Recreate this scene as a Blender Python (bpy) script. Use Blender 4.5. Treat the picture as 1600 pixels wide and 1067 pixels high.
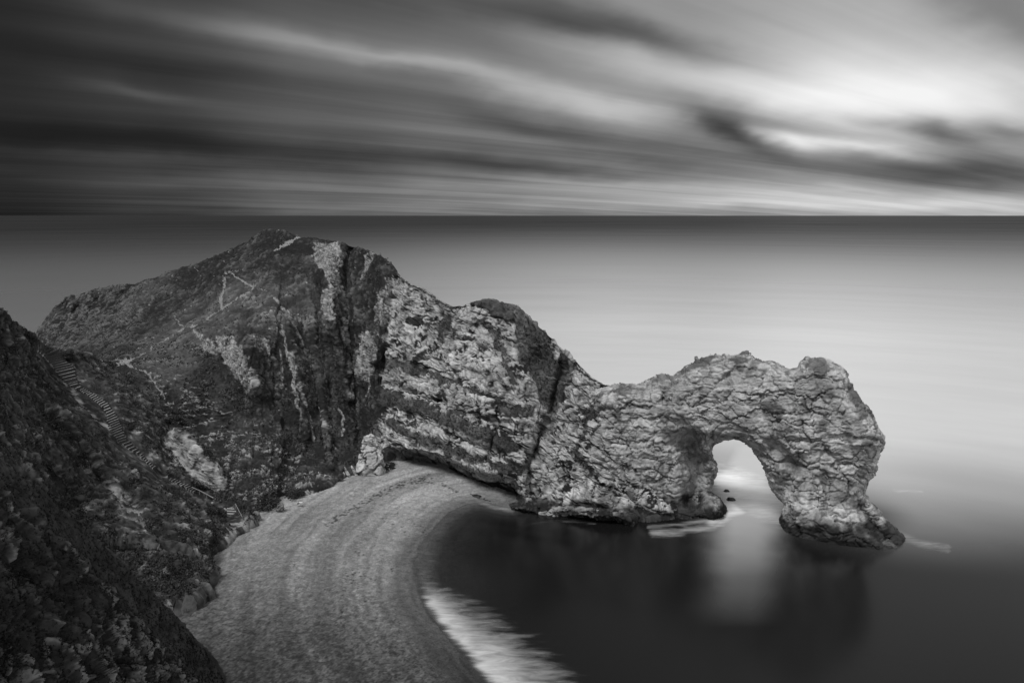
import bpy, math, random
import numpy as np
random.seed(7); RNG = np.random.default_rng(7)
scn = bpy.context.scene
for o in list(bpy.data.objects): bpy.data.objects.remove(o)

# ------------------------------------------------------------------ camera
F_PX, PITCH, HCAM = 1200.0, math.radians(9.3), 75.0
cam_d = bpy.data.cameras.new('camera'); cam = bpy.data.objects.new('camera', cam_d)
scn.collection.objects.link(cam); scn.camera = cam
cam_d.sensor_width = 36; cam_d.lens = F_PX/1600*36; cam_d.clip_start = .5; cam_d.clip_end = 400000
cam.location = (0, 0, HCAM); cam.rotation_euler = (math.pi/2 - PITCH, 0, 0)
scn.render.resolution_x = 1024; scn.render.resolution_y = 682

def ray(px, py):
    px = np.asarray(px, float); py = np.asarray(py, float)
    x = (px-800)/F_PX; u = (533.5-py)/F_PX
    return x, math.cos(PITCH)+u*math.sin(PITCH), -math.sin(PITCH)+u*math.cos(PITCH)
def atY(px, py, Y):
    x, y, z = ray(px, py); k = Y/y
    return np.stack([x*k, y*k, HCAM+z*k], -1)
def atZ(px, py, Z=0.):
    x, y, z = ray(px, py); k = (Z-HCAM)/z
    return np.stack([x*k, y*k, HCAM+z*k], -1)
def pix(P):
    x, y, z = P[..., 0], P[..., 1], P[..., 2]-HCAM
    f = y*math.cos(PITCH)-z*math.sin(PITCH); u = y*math.sin(PITCH)+z*math.cos(PITCH)
    return 800+F_PX*x/f, 533.5-F_PX*u/f

# ------------------------------------------------------------------ node helper
class NT:
    def __init__(s, nt): s.nt = nt
    def n(s, typ, **kw):
        nd = s.nt.nodes.new(typ)
        for k, v in kw.items(): setattr(nd, k, v)
        return nd
    def put(s, sock, v):
        if hasattr(v, 'is_output'): s.nt.links.new(v, sock)
        else: sock.default_value = v
    def m(s, op, a, b=0., c=0., clamp=False):
        nd = s.n('ShaderNodeMath', operation=op, use_clamp=clamp)
        for i, v in enumerate((a, b, c)): s.put(nd.inputs[i], v)
        return nd.outputs[0]
    def mr(s, v, a, b, c=0., d=1., smooth=True):
        nd = s.n('ShaderNodeMapRange', interpolation_type='SMOOTHSTEP' if smooth else 'LINEAR')
        for i, x in enumerate((v, a, b, c, d)): s.put(nd.inputs[i], x)
        return nd.outputs[0]
    def noise(s, vec, scale, detail=4., rough=.55, dist=0.):
        nd = s.n('ShaderNodeTexNoise'); s.nt.links.new(vec, nd.inputs['Vector'])
        nd.inputs['Scale'].default_value = scale; nd.inputs['Detail'].default_value = detail
        nd.inputs['Roughness'].default_value = rough; nd.inputs['Distortion'].default_value = dist
        return nd.outputs['Fac']
    def mapping(s, vec, loc=(0, 0, 0), rot=(0, 0, 0), scale=(1, 1, 1), typ='POINT'):
        nd = s.n('ShaderNodeMapping', vector_type=typ); s.nt.links.new(vec, nd.inputs['Vector'])
        nd.inputs['Location'].default_value = loc; nd.inputs['Rotation'].default_value = rot; nd.inputs['Scale'].default_value = scale
        return nd.outputs[0]
    def comb(s, x=0., y=0., z=0.):
        nd = s.n('ShaderNodeCombineXYZ')
        for i, v in enumerate((x, y, z)): s.put(nd.inputs[i], v)
        return nd.outputs[0]
    def attr(s, name):
        nd = s.n('ShaderNodeAttribute', attribute_name=name); return nd.outputs['Fac']

# ------------------------------------------------------------------ world, sun, exposure
SUN_AZ, SUN_EL = math.radians(-132), math.radians(60)      # azimuth from +Y towards +X
w = bpy.data.worlds.new('World'); scn.world = w; w.use_nodes = True
w.node_tree.nodes.clear(); T = NT(w.node_tree)
sky = T.n('ShaderNodeTexSky', sky_type='NISHITA', sun_disc=False)
sky.sun_elevation = SUN_EL; sky.sun_rotation = SUN_AZ; sky.altitude = 80; sky.air_density = 1.; sky.dust_density = 3.
skybw = T.n('ShaderNodeRGBToBW'); w.node_tree.links.new(sky.outputs[0], skybw.inputs[0])
tc = T.n('ShaderNodeTexCoord').outputs['Generated']
sp = T.n('ShaderNodeSeparateXYZ'); w.node_tree.links.new(tc, sp.inputs[0]); dx, dy, dz = sp.outputs
az = T.m('MULTIPLY', T.m('ARCTAN2', dx, dy), 180/math.pi)
el = T.m('MULTIPLY', T.m('ARCSINE', dz), 180/math.pi)
azel = T.comb(az, el, 0.)
ramp = T.n('ShaderNodeValToRGB'); cr = ramp.color_ramp; cr.interpolation = 'EASE'
stops = [(-180, .60), (-130, .45), (-80, .24), (-50, .13), (-33.7, .13), (-25, .21), (-14, .33), (-4, .40), (10, .50), (24, .60), (33, .58), (60, .74), (110, .74), (180, .60)]
stops = [(a/360+.5, v) for a, v in stops]
cr.elements[0].position = stops[0][0]; cr.elements[0].color = (stops[0][1],)*3+(1,)
cr.elements[1].position = stops[-1][0]; cr.elements[1].color = (stops[-1][1],)*3+(1,)
for p, v in stops[1:-1]:
    e = cr.elements.new(p); e.color = (v, v, v, 1)
T.put(ramp.inputs[0], T.m('ADD', T.m('DIVIDE', az, 360.), .5))
base = ramp.outputs[0]
# long streaks of wind-drawn cloud on a flat layer, drawn along one wind direction
zz = T.m('ADD', T.m('MAXIMUM', dz, 0.), .045)
pl = T.comb(T.m('DIVIDE', dx, zz), T.m('DIVIDE', dy, zz), 0.)
VP = math.radians(52)
plr = T.mapping(pl, rot=(0, 0, VP))         # long axis onto +Y
s1 = T.noise(T.mapping(plr, scale=(1., .10, 1)), 1.1, 5, .55, .35)
s2 = T.noise(T.mapping(plr, loc=(3, 9, 0), scale=(1., .05, 1)), 3.6, 4, .6, .2)
s3 = T.noise(T.mapping(azel, scale=(.05, .42, 1)), 1.0, 4, .6, .6)
streak = T.m('ADD', T.m('MULTIPLY', T.m('SUBTRACT', s1, .5), .30), T.m('MULTIPLY', T.m('SUBTRACT', s2, .5), .05))
lowband = T.mr(el, 9., 1., 0., 1.)
streak = T.m('ADD', streak, T.m('MULTIPLY', T.m('MULTIPLY', T.m('SUBTRACT', s3, .5), .20), lowband))
streak = T.m('MULTIPLY', streak, T.mr(az, -40., 0., .45, 1.))
def azel_of(px, py):
    x, y, z = ray(px, py); r = math.sqrt(x*x+y*y+z*z)
    return math.degrees(math.atan2(x, y)), math.degrees(math.asin(z/r))
wob = T.n('ShaderNodeTexNoise'); w.node_tree.links.new(T.mapping(azel, scale=(.10, .22, 1)), wob.inputs['Vector'])
wob.inputs['Scale'].default_value = 1.; wob.inputs['Detail'].default_value = 4
wv = T.n('ShaderNodeVectorMath', operation='MULTIPLY_ADD')
w.node_tree.links.new(wob.outputs['Color'], wv.inputs[0]); wv.inputs[1].default_value = (9, 1.5, 0)
sub = T.n('ShaderNodeVectorMath', operation='SUBTRACT'); w.node_tree.links.new(azel, sub.inputs[0]); sub.inputs[1].default_value = (4.5, .75, 0)
w.node_tree.links.new(sub.outputs[0], wv.inputs[2]); azw = wv.outputs[0]
CLOUDS = [  # px, py, half length, half width, tilt (down to the right), amount
    (1390, 122, 380, 74, 14, .19), (1330, 150, 260, 38, 10, .17), (1560, 130, 160, 45, 5, .10),
    (1060, 120, 330, 34, 11, .20), (880, 150, 260, 26, 14, .16), (950, 172, 180, 18, 9, .08), (1230, 216, 70, 13, 12, .30), (1370, 232, 110, 10, 8, .22),
    (420, 58, 190, 20, 10, .19), (640, 95, 200, 14, 12, .13), (250, 150, 120, 12, 10, .09),
    (760, 15, 330, 26, 8, -.12), (1010, 55, 200, 22, 14, -.14), (300, 110, 300, 20, 8, -.07),
    (1110, 196, 95, 27, 6, -.30), (1160, 220, 70, 18, 20, -.18), (1460, 209, 75, 13, 12, -.34), (1575, 208, 80, 16, 8, -.24),
    (1300, 258, 260, 18, 4, -.15), (1540, 262, 190, 30, 3, -.26), (900, 215, 220, 20, 12, -.14),
    (500, 243, 480, 20, 4, -.12), (120, 215, 200, 26, 2, -.05), (860, 265, 230, 9, 5, -.10),
    (560, 292, 420, 12, 2, .11), (1050, 292, 360, 15, 2, .17), (1300, 318, 520, 13, 0, .20), (700, 322, 400, 10, 0, .08), (180, 245, 200, 9, 3, .07),
    (1560, 10, 260, 45, 24, -.12), (1150, 20, 200, 30, 14, -.06)]
tot = T.m('ADD', base, streak)
for px, py, L, W, t, amt in CLOUDS:
    c, s_ = math.cos(math.radians(t)), math.sin(math.radians(t))
    a0 = azel_of(px, py); a1 = azel_of(px+L*c, py+L*s_); a2 = azel_of(px+W*s_, py-W*c)
    vL = (a1[0]-a0[0], a1[1]-a0[1]); LL = math.hypot(*vL); ang = math.atan2(vL[1], vL[0]); WW = math.hypot(a2[0]-a0[0], a2[1]-a0[1])
    v = T.mapping(azw, loc=(a0[0], a0[1], 0), rot=(0, 0, ang), scale=(LL, WW, 1), typ='TEXTURE')
    ln = T.n('ShaderNodeVectorMath', operation='DOT_PRODUCT'); w.node_tree.links.new(v, ln.inputs[0]); w.node_tree.links.new(v, ln.inputs[1])
    g = T.m('MULTIPLY', T.m('EXPONENT', T.m('MULTIPLY', ln.outputs['Value'], -1.)), amt)
    tot = T.m('ADD', tot, g)
tot = T.m('MINIMUM', T.m('MAXIMUM', tot, .05), .95)
lin = T.m('POWER', tot, 2.2)
high = T.mr(el, 38., 70., 1., 1.4)
lin = T.m('MULTIPLY', lin, high)
r2_ = T.n('ShaderNodeValToRGB'); c2 = r2_.color_ramp; c2.interpolation = 'EASE'      # gain on the unseen sky behind and beside the camera, raised as fill
st2 = [(-180, .42), (-140, .32), (-90, .22), (-45, .2), (45, .2), (75, .42), (110, .55), (180, .42)]
c2.elements[0].position = 0; c2.elements[0].color = (st2[0][1],)*3+(1,); c2.elements[1].position = 1; c2.elements[1].color = (st2[-1][1],)*3+(1,)
for p, v in st2[1:-1]:
    e = c2.elements.new(p/360+.5); e.color = (v, v, v, 1)
T.put(r2_.inputs[0], T.m('ADD', T.m('DIVIDE', az, 360.), .5))
lin = T.m('MULTIPLY', lin, T.m('MULTIPLY', r2_.outputs[0], 5.))
lin = T.m('ADD', lin, T.m('MULTIPLY', skybw.outputs[0], .004))
bg = T.n('ShaderNodeBackground'); w.node_tree.links.new(lin, bg.inputs[0]); bg.inputs[1].default_value = 1.
out = T.n('ShaderNodeOutputWorld'); w.node_tree.links.new(bg.outputs[0], out.inputs[0])
sun_d = bpy.data.lights.new('sun', 'SUN'); sun = bpy.data.objects.new('sun', sun_d); scn.collection.objects.link(sun)
sun_d.energy = 3.9; sun_d.angle = math.radians(20); sun_d.color = (1, 1, 1)
sun.rotation_euler = (math.pi/2-SUN_EL, 0, math.pi-SUN_AZ)
scn.view_settings.view_transform = 'Standard'; scn.view_settings.look = 'None'
scn.view_settings.exposure = 0; scn.view_settings.gamma = 1; scn.view_settings.use_curve_mapping = False
scn.render.engine = 'CYCLES'; scn.cycles.max_bounces = 5; scn.cycles.use_denoising = True
scn.cycles.transparent_max_bounces = 12

# ------------------------------------------------------------------ noise in numpy
def _h(ix, iy, iz, seed):
    n = (ix.astype(np.uint32)*np.uint32(73856093)) ^ (iy.astype(np.uint32)*np.uint32(19349663)) ^ (iz.astype(np.uint32)*np.uint32(83492791)) ^ np.uint32((seed*2654435761) & 0xffffffff)
    n ^= n >> np.uint32(15); n *= np.uint32(2246822519); n ^= n >> np.uint32(13); n *= np.uint32(3266489917); n ^= n >> np.uint32(16)
    return n
_G = RNG.normal(size=(64, 3)); _G = (_G/np.linalg.norm(_G, axis=1, keepdims=True)).astype(np.float32)
CH = 65536
def _chunk(fn, p, outs=1):
    p = p.reshape(-1, 3).astype(np.float32); n = len(p)
    res = [np.empty(n, np.float32) for _ in range(outs)]
    for i in range(0, n, CH):
        r = fn(p[i:i+CH])
        for k in range(outs): res[k][i:i+CH] = r[k]
    return res
def _perlin(p, seed):
    f = np.floor(p); i = f.astype(np.int64); t = p-f; u = t*t*t*(t*(t*6-15)+10)
    r = 0
    for a in (0, 1):
        for b in (0, 1):
            for c in (0, 1):
                g = _G[_h(i[:, 0]+a, i[:, 1]+b, i[:, 2]+c, seed) & np.uint32(63)]
                d = (g*(t-np.array([a, b, c], np.float32))).sum(1)
                r = r+d*(u[:, 0] if a else 1-u[:, 0])*(u[:, 1] if b else 1-u[:, 1])*(u[:, 2] if c else 1-u[:, 2])
    return r*1.5
def fbm(P, size, octv=4, seed=0, rough=.5, ridged=False):
    sh = P.shape[:-1]
    def fn(p):
        r = 0; a = 1; q = p/size; tot = 0
        for o in range(octv):
            v = _perlin(q+o*17.3, seed+o)
            if ridged: v = 1-2*np.abs(v)
            r = r+a*v; tot += a; a *= rough; q = q*2.03
        return [r/tot*(1 if ridged else 1.3)]
    return _chunk(fn, P)[0].reshape(sh)
def voro(P, size, seed=0, tilt=False):
    """nearest distance, gap to the second nearest, random number of the nearest cell"""
    sh = P.shape[:-1]
    def fn(p):
        q = p/size; f = np.floor(q); i = f.astype(np.int64); t = q-f
        d1 = np.full(len(p), 9., np.float32); d2 = d1.copy(); cr_ = np.zeros(len(p), np.float32); tl = cr_.copy()
        for a in (-1, 0, 1):
            for b in (-1, 0, 1):
                for c in (-1, 0, 1):
                    h = _h(i[:, 0]+a, i[:, 1]+b, i[:, 2]+c, seed)
                    ox = a+(h & np.uint32(1023)).astype(np.float32)/1023-t[:, 0]
                    oy = b+((h >> np.uint32(10)) & np.uint32(1023)).astype(np.float32)/1023-t[:, 1]
                    oz = c+((h >> np.uint32(20)) & np.uint32(1023)).astype(np.float32)/1023-t[:, 2]
                    d = ox*ox+oy*oy+oz*oz
                    near = d < d1
                    d2 = np.where(near, d1, np.minimum(d2, d)); cr_ = np.where(near, ((h*np.uint32(747796405)) >> np.uint32(16)).astype(np.float32)/65535, cr_); tl = np.where(near, ox*(((h >> np.uint32(5)) & np.uint32(255)).astype(np.float32)/127.5-1)+oz*(((h >> np.uint32(17)) & np.uint32(255)).astype(np.float32)/127.5-1), tl); d1 = np.where(near, d, d1)
        d1 = np.sqrt(d1); d2 = np.sqrt(d2)
        return [d1, d2-d1, cr_, tl]
    r = _chunk(fn, P, 4)
    r = [x.reshape(sh) for x in r]
    return r if tilt else r[:3]
def ss(x, a, b):
    t = np.clip((x-a)/(b-a), 0, 1); return t*t*(3-2*t)
def polyline_dist(X, Y, pts):
    """distance to a pixel polyline, and how far along it (0..1)"""
    pts = np.array(pts, float); best = np.full(X.shape, 1e9); al = np.zeros(X.shape); n = len(pts)-1
    for k in range(n):
        a, b = pts[k][:2], pts[k+1][:2]; d = b-a; L = max((d*d).sum(), 1e-9)
        t = np.clip(((X-a[0])*d[0]+(Y-a[1])*d[1])/L, 0, 1)
        dd = np.hypot(X-a[0]-t*d[0], Y-a[1]-t*d[1]); m = dd < best
        best = np.where(m, dd, best); al = np.where(m, (k+t)/n, al)
    return best, al
def inside(X, Y, pts):
    r = np.zeros(X.shape, bool); n = len(pts)
    for k in range(n):
        x1, y1 = pts[k]; x2, y2 = pts[(k+1) % n]
        if y1 == y2: continue
        c = ((y1 > Y) != (y2 > Y)) & (X < (x2-x1)*(Y-y1)/(y2-y1)+x1); r ^= c
    return r
def area(X, Y, pts, soft=6.):
    d, _ = polyline_dist(X, Y, list(pts)+[pts[0]])
    s = np.where(inside(X, Y, pts), d, -d); return ss(s, -soft, soft)
def line(X, Y, pts, wdt):
    d, _ = polyline_dist(X, Y, pts); return np.exp(-(d/wdt)**2)
def tps(ctrl, X, Y):
    """smooth surface through control points (px, py, value)"""
    c = np.array(ctrl, float); n = len(c); xy = c[:, :2]/100; v = c[:, 2]
    def k(r2): return np.where(r2 > 1e-12, .5*r2*np.log(r2+1e-12), 0)
    r2 = ((xy[:, None]-xy[None])**2).sum(-1); K = k(r2)+np.eye(n)*.002
    Pm = np.hstack([np.ones((n, 1)), xy]); A = np.block([[K, Pm], [Pm.T, np.zeros((3, 3))]])
    sol = np.linalg.solve(A, np.concatenate([v, np.zeros(3)])); x = X/100; y = Y/100
    r = sol[n]+sol[n+1]*x+sol[n+2]*y
    for i in range(n): r = r+sol[i]*k((x-xy[i, 0])**2+(y-xy[i, 1])**2)
    return r

# ------------------------------------------------------------------ object helpers
def tag(o, label=None, cat=None, group=None, kind=None):
    if label: o['label'] = label
    if cat: o['category'] = cat
    if group: o['group'] = group
    if kind: o['kind'] = kind
    return o
def mesh_obj(name, V, Fq, mat, attrs=None, smooth=True, parent=None):
    me = bpy.data.meshes.new(name); V = np.ascontiguousarray(V.reshape(-1, 3), dtype=np.float32)
    Fq = np.asarray(Fq); k = Fq.shape[1]
    me.vertices.add(len(V)); me.vertices.foreach_set('co', V.ravel())
    me.loops.add(Fq.size); me.loops.foreach_set('vertex_index', Fq.ravel().astype(np.int32))
    me.polygons.add(len(Fq)); me.polygons.foreach_set('loop_start', np.arange(0, Fq.size, k, dtype=np.int32))
    me.polygons.foreach_set('loop_total', np.full(len(Fq), k, np.int32))
    me.polygons.foreach_set('use_smooth', np.full(len(Fq), smooth))
    me.update(calc_edges=True); me.validate()
    for an, av in (attrs or {}).items():
        a = me.attributes.new(an, 'FLOAT', 'POINT'); a.data.foreach_set('value', np.ascontiguousarray(av.ravel(), dtype=np.float32))
    me.materials.append(mat)
    o = bpy.data.objects.new(name, me); scn.collection.objects.link(o)
    if parent: o.parent = parent
    return o
def grid_faces(nx, ny, keep=None, flip=False):
    idx = np.arange(nx*ny).reshape(nx, ny)
    q = np.stack([idx[:-1, :-1], idx[1:, :-1], idx[1:, 1:], idx[:-1, 1:]], -1)
    if flip: q = q[..., ::-1]
    q = q.reshape(-1, 4)
    if keep is not None: q = q[keep[:-1, :-1].ravel() & keep[1:, 1:].ravel()]
    return q
def compact(V, q, attrs=None):
    V = V.reshape(-1, 3); used = np.zeros(len(V), bool); used[q.ravel()] = True
    remap = np.cumsum(used)-1
    return V[used], remap[q], {k: v.ravel()[used] for k, v in (attrs or {}).items()}
def normals(P):
    du = np.gradient(P, axis=0); dv = np.gradient(P, axis=1); n = np.cross(du, dv)
    return n/np.maximum(np.linalg.norm(n, axis=-1, keepdims=True), 1e-9)
def vnormals(V, q):
    a = V[q[:, 2]]-V[q[:, 0]]; b = V[q[:, 3]]-V[q[:, 1]]; fn = np.cross(a, b); n = np.zeros_like(V)
    for c in range(4):
        for k in range(3): n[:, k] += np.bincount(q[:, c], fn[:, k], len(V))
    return n/np.maximum(np.linalg.norm(n, axis=1, keepdims=True), 1e-9)

# ------------------------------------------------------------------ materials
def mat_new(name):
    m = bpy.data.materials.new(name); m.use_nodes = True; m.node_tree.nodes.clear(); return m, NT(m.node_tree)
def ground_material(name, var=.35, bump=.35, fine=2.2, rough=.95):
    """albedo comes from the 'alb' attribute (what grows or lies there, with some shade painted in), broken up by procedural grain"""
    m, t = mat_new(name); pos = t.n('ShaderNodeNewGeometry').outputs['Position']
    n1 = t.noise(pos, fine, 6, .65); n2 = t.noise(pos, fine*.22, 4, .6)
    f = t.m('ADD', t.m('MULTIPLY', t.m('SUBTRACT', n1, .5), var*3.2), t.m('MULTIPLY', t.m('SUBTRACT', n2, .5), var*2.0))
    a = t.m('MULTIPLY', t.attr('alb'), t.m('MAXIMUM', t.m('ADD', f, 1.), .15))
    b = t.n('ShaderNodeBsdfPrincipled'); t.nt.links.new(t.comb(a, a, a), b.inputs['Base Color']); b.inputs['Roughness'].default_value = rough
    b.inputs['Specular IOR Level'].default_value = .08
    bp = t.n('ShaderNodeBump'); bp.inputs['Strength'].default_value = bump; bp.inputs['Distance'].default_value = .35
    t.nt.links.new(n1, bp.inputs['Height']); t.nt.links.new(bp.outputs[0], b.inputs['Normal'])
    o = t.n('ShaderNodeOutputMaterial'); t.nt.links.new(b.outputs[0], o.inputs[0]); return m
def plain_material(name, alb, var=.4, scale=3., bump=.3, rough=.9):
    m, t = mat_new(name); pos = t.n('ShaderNodeTexCoord').outputs['Object']
    n1 = t.noise(pos, scale, 6, .65); f = t.m('MAXIMUM', t.m('ADD', t.m('MULTIPLY', t.m('SUBTRACT', n1, .5), var*4), 1.), .2)
    a = t.m('MULTIPLY', f, alb); b = t.n('ShaderNodeBsdfPrincipled'); t.nt.links.new(t.comb(a, a, a), b.inputs['Base Color'])
    b.inputs['Roughness'].default_value = rough; b.inputs['Specular IOR Level'].default_value = .08
    bp = t.n('ShaderNodeBump'); bp.inputs['Strength'].default_value = bump; bp.inputs['Distance'].default_value = .1
    t.nt.links.new(n1, bp.inputs['Height']); t.nt.links.new(bp.outputs[0], b.inputs['Normal'])
    o = t.n('ShaderNodeOutputMaterial'); t.nt.links.new(b.outputs[0], o.inputs[0]); return m
M_ROCK = ground_material('limestone_and_turf', .34, .5, 1.7)
M_LAND = ground_material('turf_and_soil', .5, .6, 1.5)
M_BEACH = ground_material('shingle', .48, .8, 2.6)

# ------------------------------------------------------------------ rock relief
def rock_relief(P, size=1., bed=(0., -.35), squash=(1., 1., .62), seed=0, crackw=1.):
    """displacement (m), crack mask 0..1, cell tones"""
    wx = fbm(P, 7*size, 5, seed+50, .6)*2.6*size; wy = fbm(P+31.7, 7*size, 3, seed+51)*1.6*size; wz = fbm(P+77.1, 5*size, 5, seed+52, .6)*2.2*size
    Q = P+np.stack([wx, wy, wz], -1)
    a = bed[1]; c, s = math.cos(a), math.sin(a)
    x = Q[..., 0]*c-Q[..., 2]*s; z = Q[..., 0]*s+Q[..., 2]*c
    Q = np.stack([x/squash[0], Q[..., 1]/squash[1], z/squash[2]], -1)
    f1, e1, r1, t1 = voro(Q, 7.5*size, seed+1, True); f2, e2, r2, t2 = voro(Q+9.1, 3.0*size, seed+2, True); f3, e3, r3, t3 = voro(Q*1.+3.3, 1.15*size, seed+3, True)
    v = fbm(P, 9*size, 3, seed+60)                                   # where the rock is broken up most
    m1 = ss(fbm(P+15, 6*size, 3, seed+62), -.5, .1); m2 = ss(fbm(P+5, 4*size, 3, seed+61), -.35, .2); m3 = ss(v+.6*fbm(P, 2.5*size, 2, seed+63), .0, .45)
    k1 = (1-ss(e1, .0, .075*crackw))*m1; k2 = (1-ss(e2, .0, .13*crackw))*m2; k3 = (1-ss(e3, .0, .20*crackw))*m3
    rd = fbm(Q, 3.4*size, 5, seed+64, .62, True); k4 = ss(rd, .66, .80)*ss(fbm(P, 5*size, 2, seed+65), -.1, .3)   # hairline fractures
    d = (r1-.5)*1.1*size+t1*1.1*size+(r2-.5)*.62*size+t2*.75*size+(r3-.5)*.24*size*m3+t3*.26*size
    d = d-k1*.9*size-k2*.5*size-k3*.2*size-k4*.32*size
    d = d+fbm(P, 1.6*size, 6, seed+70, .6)*.26*size
    return d, np.clip(np.maximum(np.maximum(k1, k2*.95), np.maximum(k3*.75, k4*.8)), 0, 1), (r1, r2, r3)

def joints(P, ang, spacing, wdt, seed, wob=.55):
    """long parallel partings: crack mask and the step from layer to layer"""
    n = P[..., 0]*math.sin(ang)+P[..., 2]*math.cos(ang)+P[..., 1]*.25
    q = n/spacing+fbm(P, 14, 4, seed)*wob*2+fbm(P, 1.6, 3, seed+1)*.07
    i = np.floor(q+.5); d = np.abs(q-i)*spacing
    on = ss(fbm(P*np.array([.6, .6, 1.5]), 6, 3, seed+2), -.2, .15)
    lay = np.floor(q); h = (_h(lay.astype(np.int64), lay.astype(np.int64)*0+seed, lay.astype(np.int64)*0, seed) & np.uint32(1023)).astype(np.float32)/1023
    lv = _h(lay.astype(np.int64)+1, lay.astype(np.int64)*0+seed, lay.astype(np.int64)*0, seed) & np.uint32(1023); h2 = lv.astype(np.float32)/1023
    f = ss(q-lay, .85, 1.); h = h*(1-f)+h2*f
    return (1-ss(d, 0, wdt))*on, h

class Sheet:
    """land surface: columns of constant bearing between an upper edge and a lower edge, plus the far side behind the crest"""
    def __init__(s, top, bot, x0, x1, step, ctrl, back_rows=46, back_slope=.9, vstep=1.0, below=6., jag=0.):
        s.px = np.arange(x0, x1+step, step); t = np.array(top, float); b = np.array(bot, float)
        s.T = np.interp(s.px, t[:, 0], t[:, 1]); s.B = np.interp(s.px, b[:, 0], b[:, 1]); jp = np.stack([s.px, 0*s.px, 0*s.px], -1); s.T = s.T+jag*(fbm(jp, 26, 3, 401)*.8+fbm(jp, 7, 3, 402)*.5); s.B = s.B+jag*2*fbm(jp, 20, 4, 403); s.B = np.maximum(s.B, s.T+4)
        s.ny = int((s.B-s.T).max()/vstep)+2
        s.v = np.linspace(0, 1, s.ny); s.X = np.repeat(s.px[:, None], s.ny, 1); s.Y = s.T[:, None]+(s.B-s.T)[:, None]*s.v
        c = [(p[0], p[1], p[3] if p[2] == 'y' else float(atZ(p[0], p[1], p[3])[1])) for p in ctrl]
        s.D = tps(c, s.X, s.Y); s.nb = back_rows; s.bs = back_slope; s.below = below
    def finish(s):
        P = atY(s.X, s.Y, s.D); r = P[:, 0]; t = (np.linspace(0, 1, s.nb+1)[1:][::-1])**1.6
        H = (r[:, 2]+6)/s.bs; off = H[:, None]*t
        bk = np.stack([r[:, 0][:, None]+off*(r[:, 0]/r[:, 1])[:, None]*.6, r[:, 1][:, None]+off, r[:, 2][:, None]-s.bs*off-.35*off*np.exp(-off/8)*0], -1)
        e = P[:, -1:]; k = np.linspace(0, 1, 9)[None, 1:]; fr = np.stack([e[..., 0]+0*k, e[..., 1]-1.2*k*s.below/6, e[..., 2]-s.below*k], -1)
        s.P = np.concatenate([bk, P, fr], 1); s.i0 = s.nb
        s.PX = np.concatenate([np.repeat(s.px[:, None], s.nb, 1), s.X, np.repeat(s.px[:, None], 8, 1)], 1)
        s.PY = np.concatenate([s.T[:, None]-1.2*(np.arange(s.nb, 0, -1))[None], s.Y, np.repeat(s.B[:, None], 8, 1)+np.arange(1, 9)[None]], 1)
        s.N = -normals(s.P)
        if (s.N[..., 2].mean() < 0): s.N = -s.N
    def at(s, px, py):
        i = np.clip((px-s.px[0])/(s.px[1]-s.px[0]), 0, len(s.px)-1.001); i0 = int(i); fi = i-i0
        r = []
        for k in (i0, i0+1):
            j = np.clip((py-s.T[k])/(s.B[k]-s.T[k]), 0, 1)*(s.ny-1); j0 = min(int(j), s.ny-2); fj = j-j0; j0 += s.i0
            r.append(s.P[k, j0]*(1-fj)+s.P[k, j0+1]*fj)
        return r[0]*(1-fi)+r[1]*fi

def warp(PX, PY, P, amp, size, seed):
    return PX+fbm(P, size, 3, seed)*amp, PY+fbm(P+40, size, 3, seed+9)*amp

# ================================================================== HEADLAND (hill and cliff)
RIDGE = [(40, 560), (55, 524), (66, 508), (85, 482), (105, 466), (150, 452), (205, 444), (235, 437), (270, 424), (310, 412), (345, 398), (372, 386), (392, 376),
         (410, 362), (425, 358.5), (440, 361), (455, 367), (470, 371), (490, 373), (515, 377), (545, 384), (575, 393), (600, 404), (618, 421), (628, 434), (645, 443), (657, 447), (672, 457),
         (690, 470), (705, 478), (722, 476), (745, 471), (770, 470), (795, 474), (815, 487), (835, 505), (850, 517), (872, 540), (885, 552), (905, 570), (925, 587),
         (945, 600), (975, 599), (1000, 600), (1020, 592), (1045, 600), (1070, 640), (1100, 700)]
FOOT = [(40, 600), (100, 640), (200, 720), (300, 800), (370, 806), (420, 792), (470, 776), (500, 764), (530, 748), (560, 740), (600, 738), (650, 736), (690, 746), (720, 762),
        (750, 780), (790, 793), (860, 806), (930, 814), (985, 816), (1010, 812), (1060, 813), (1100, 808)]
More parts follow.
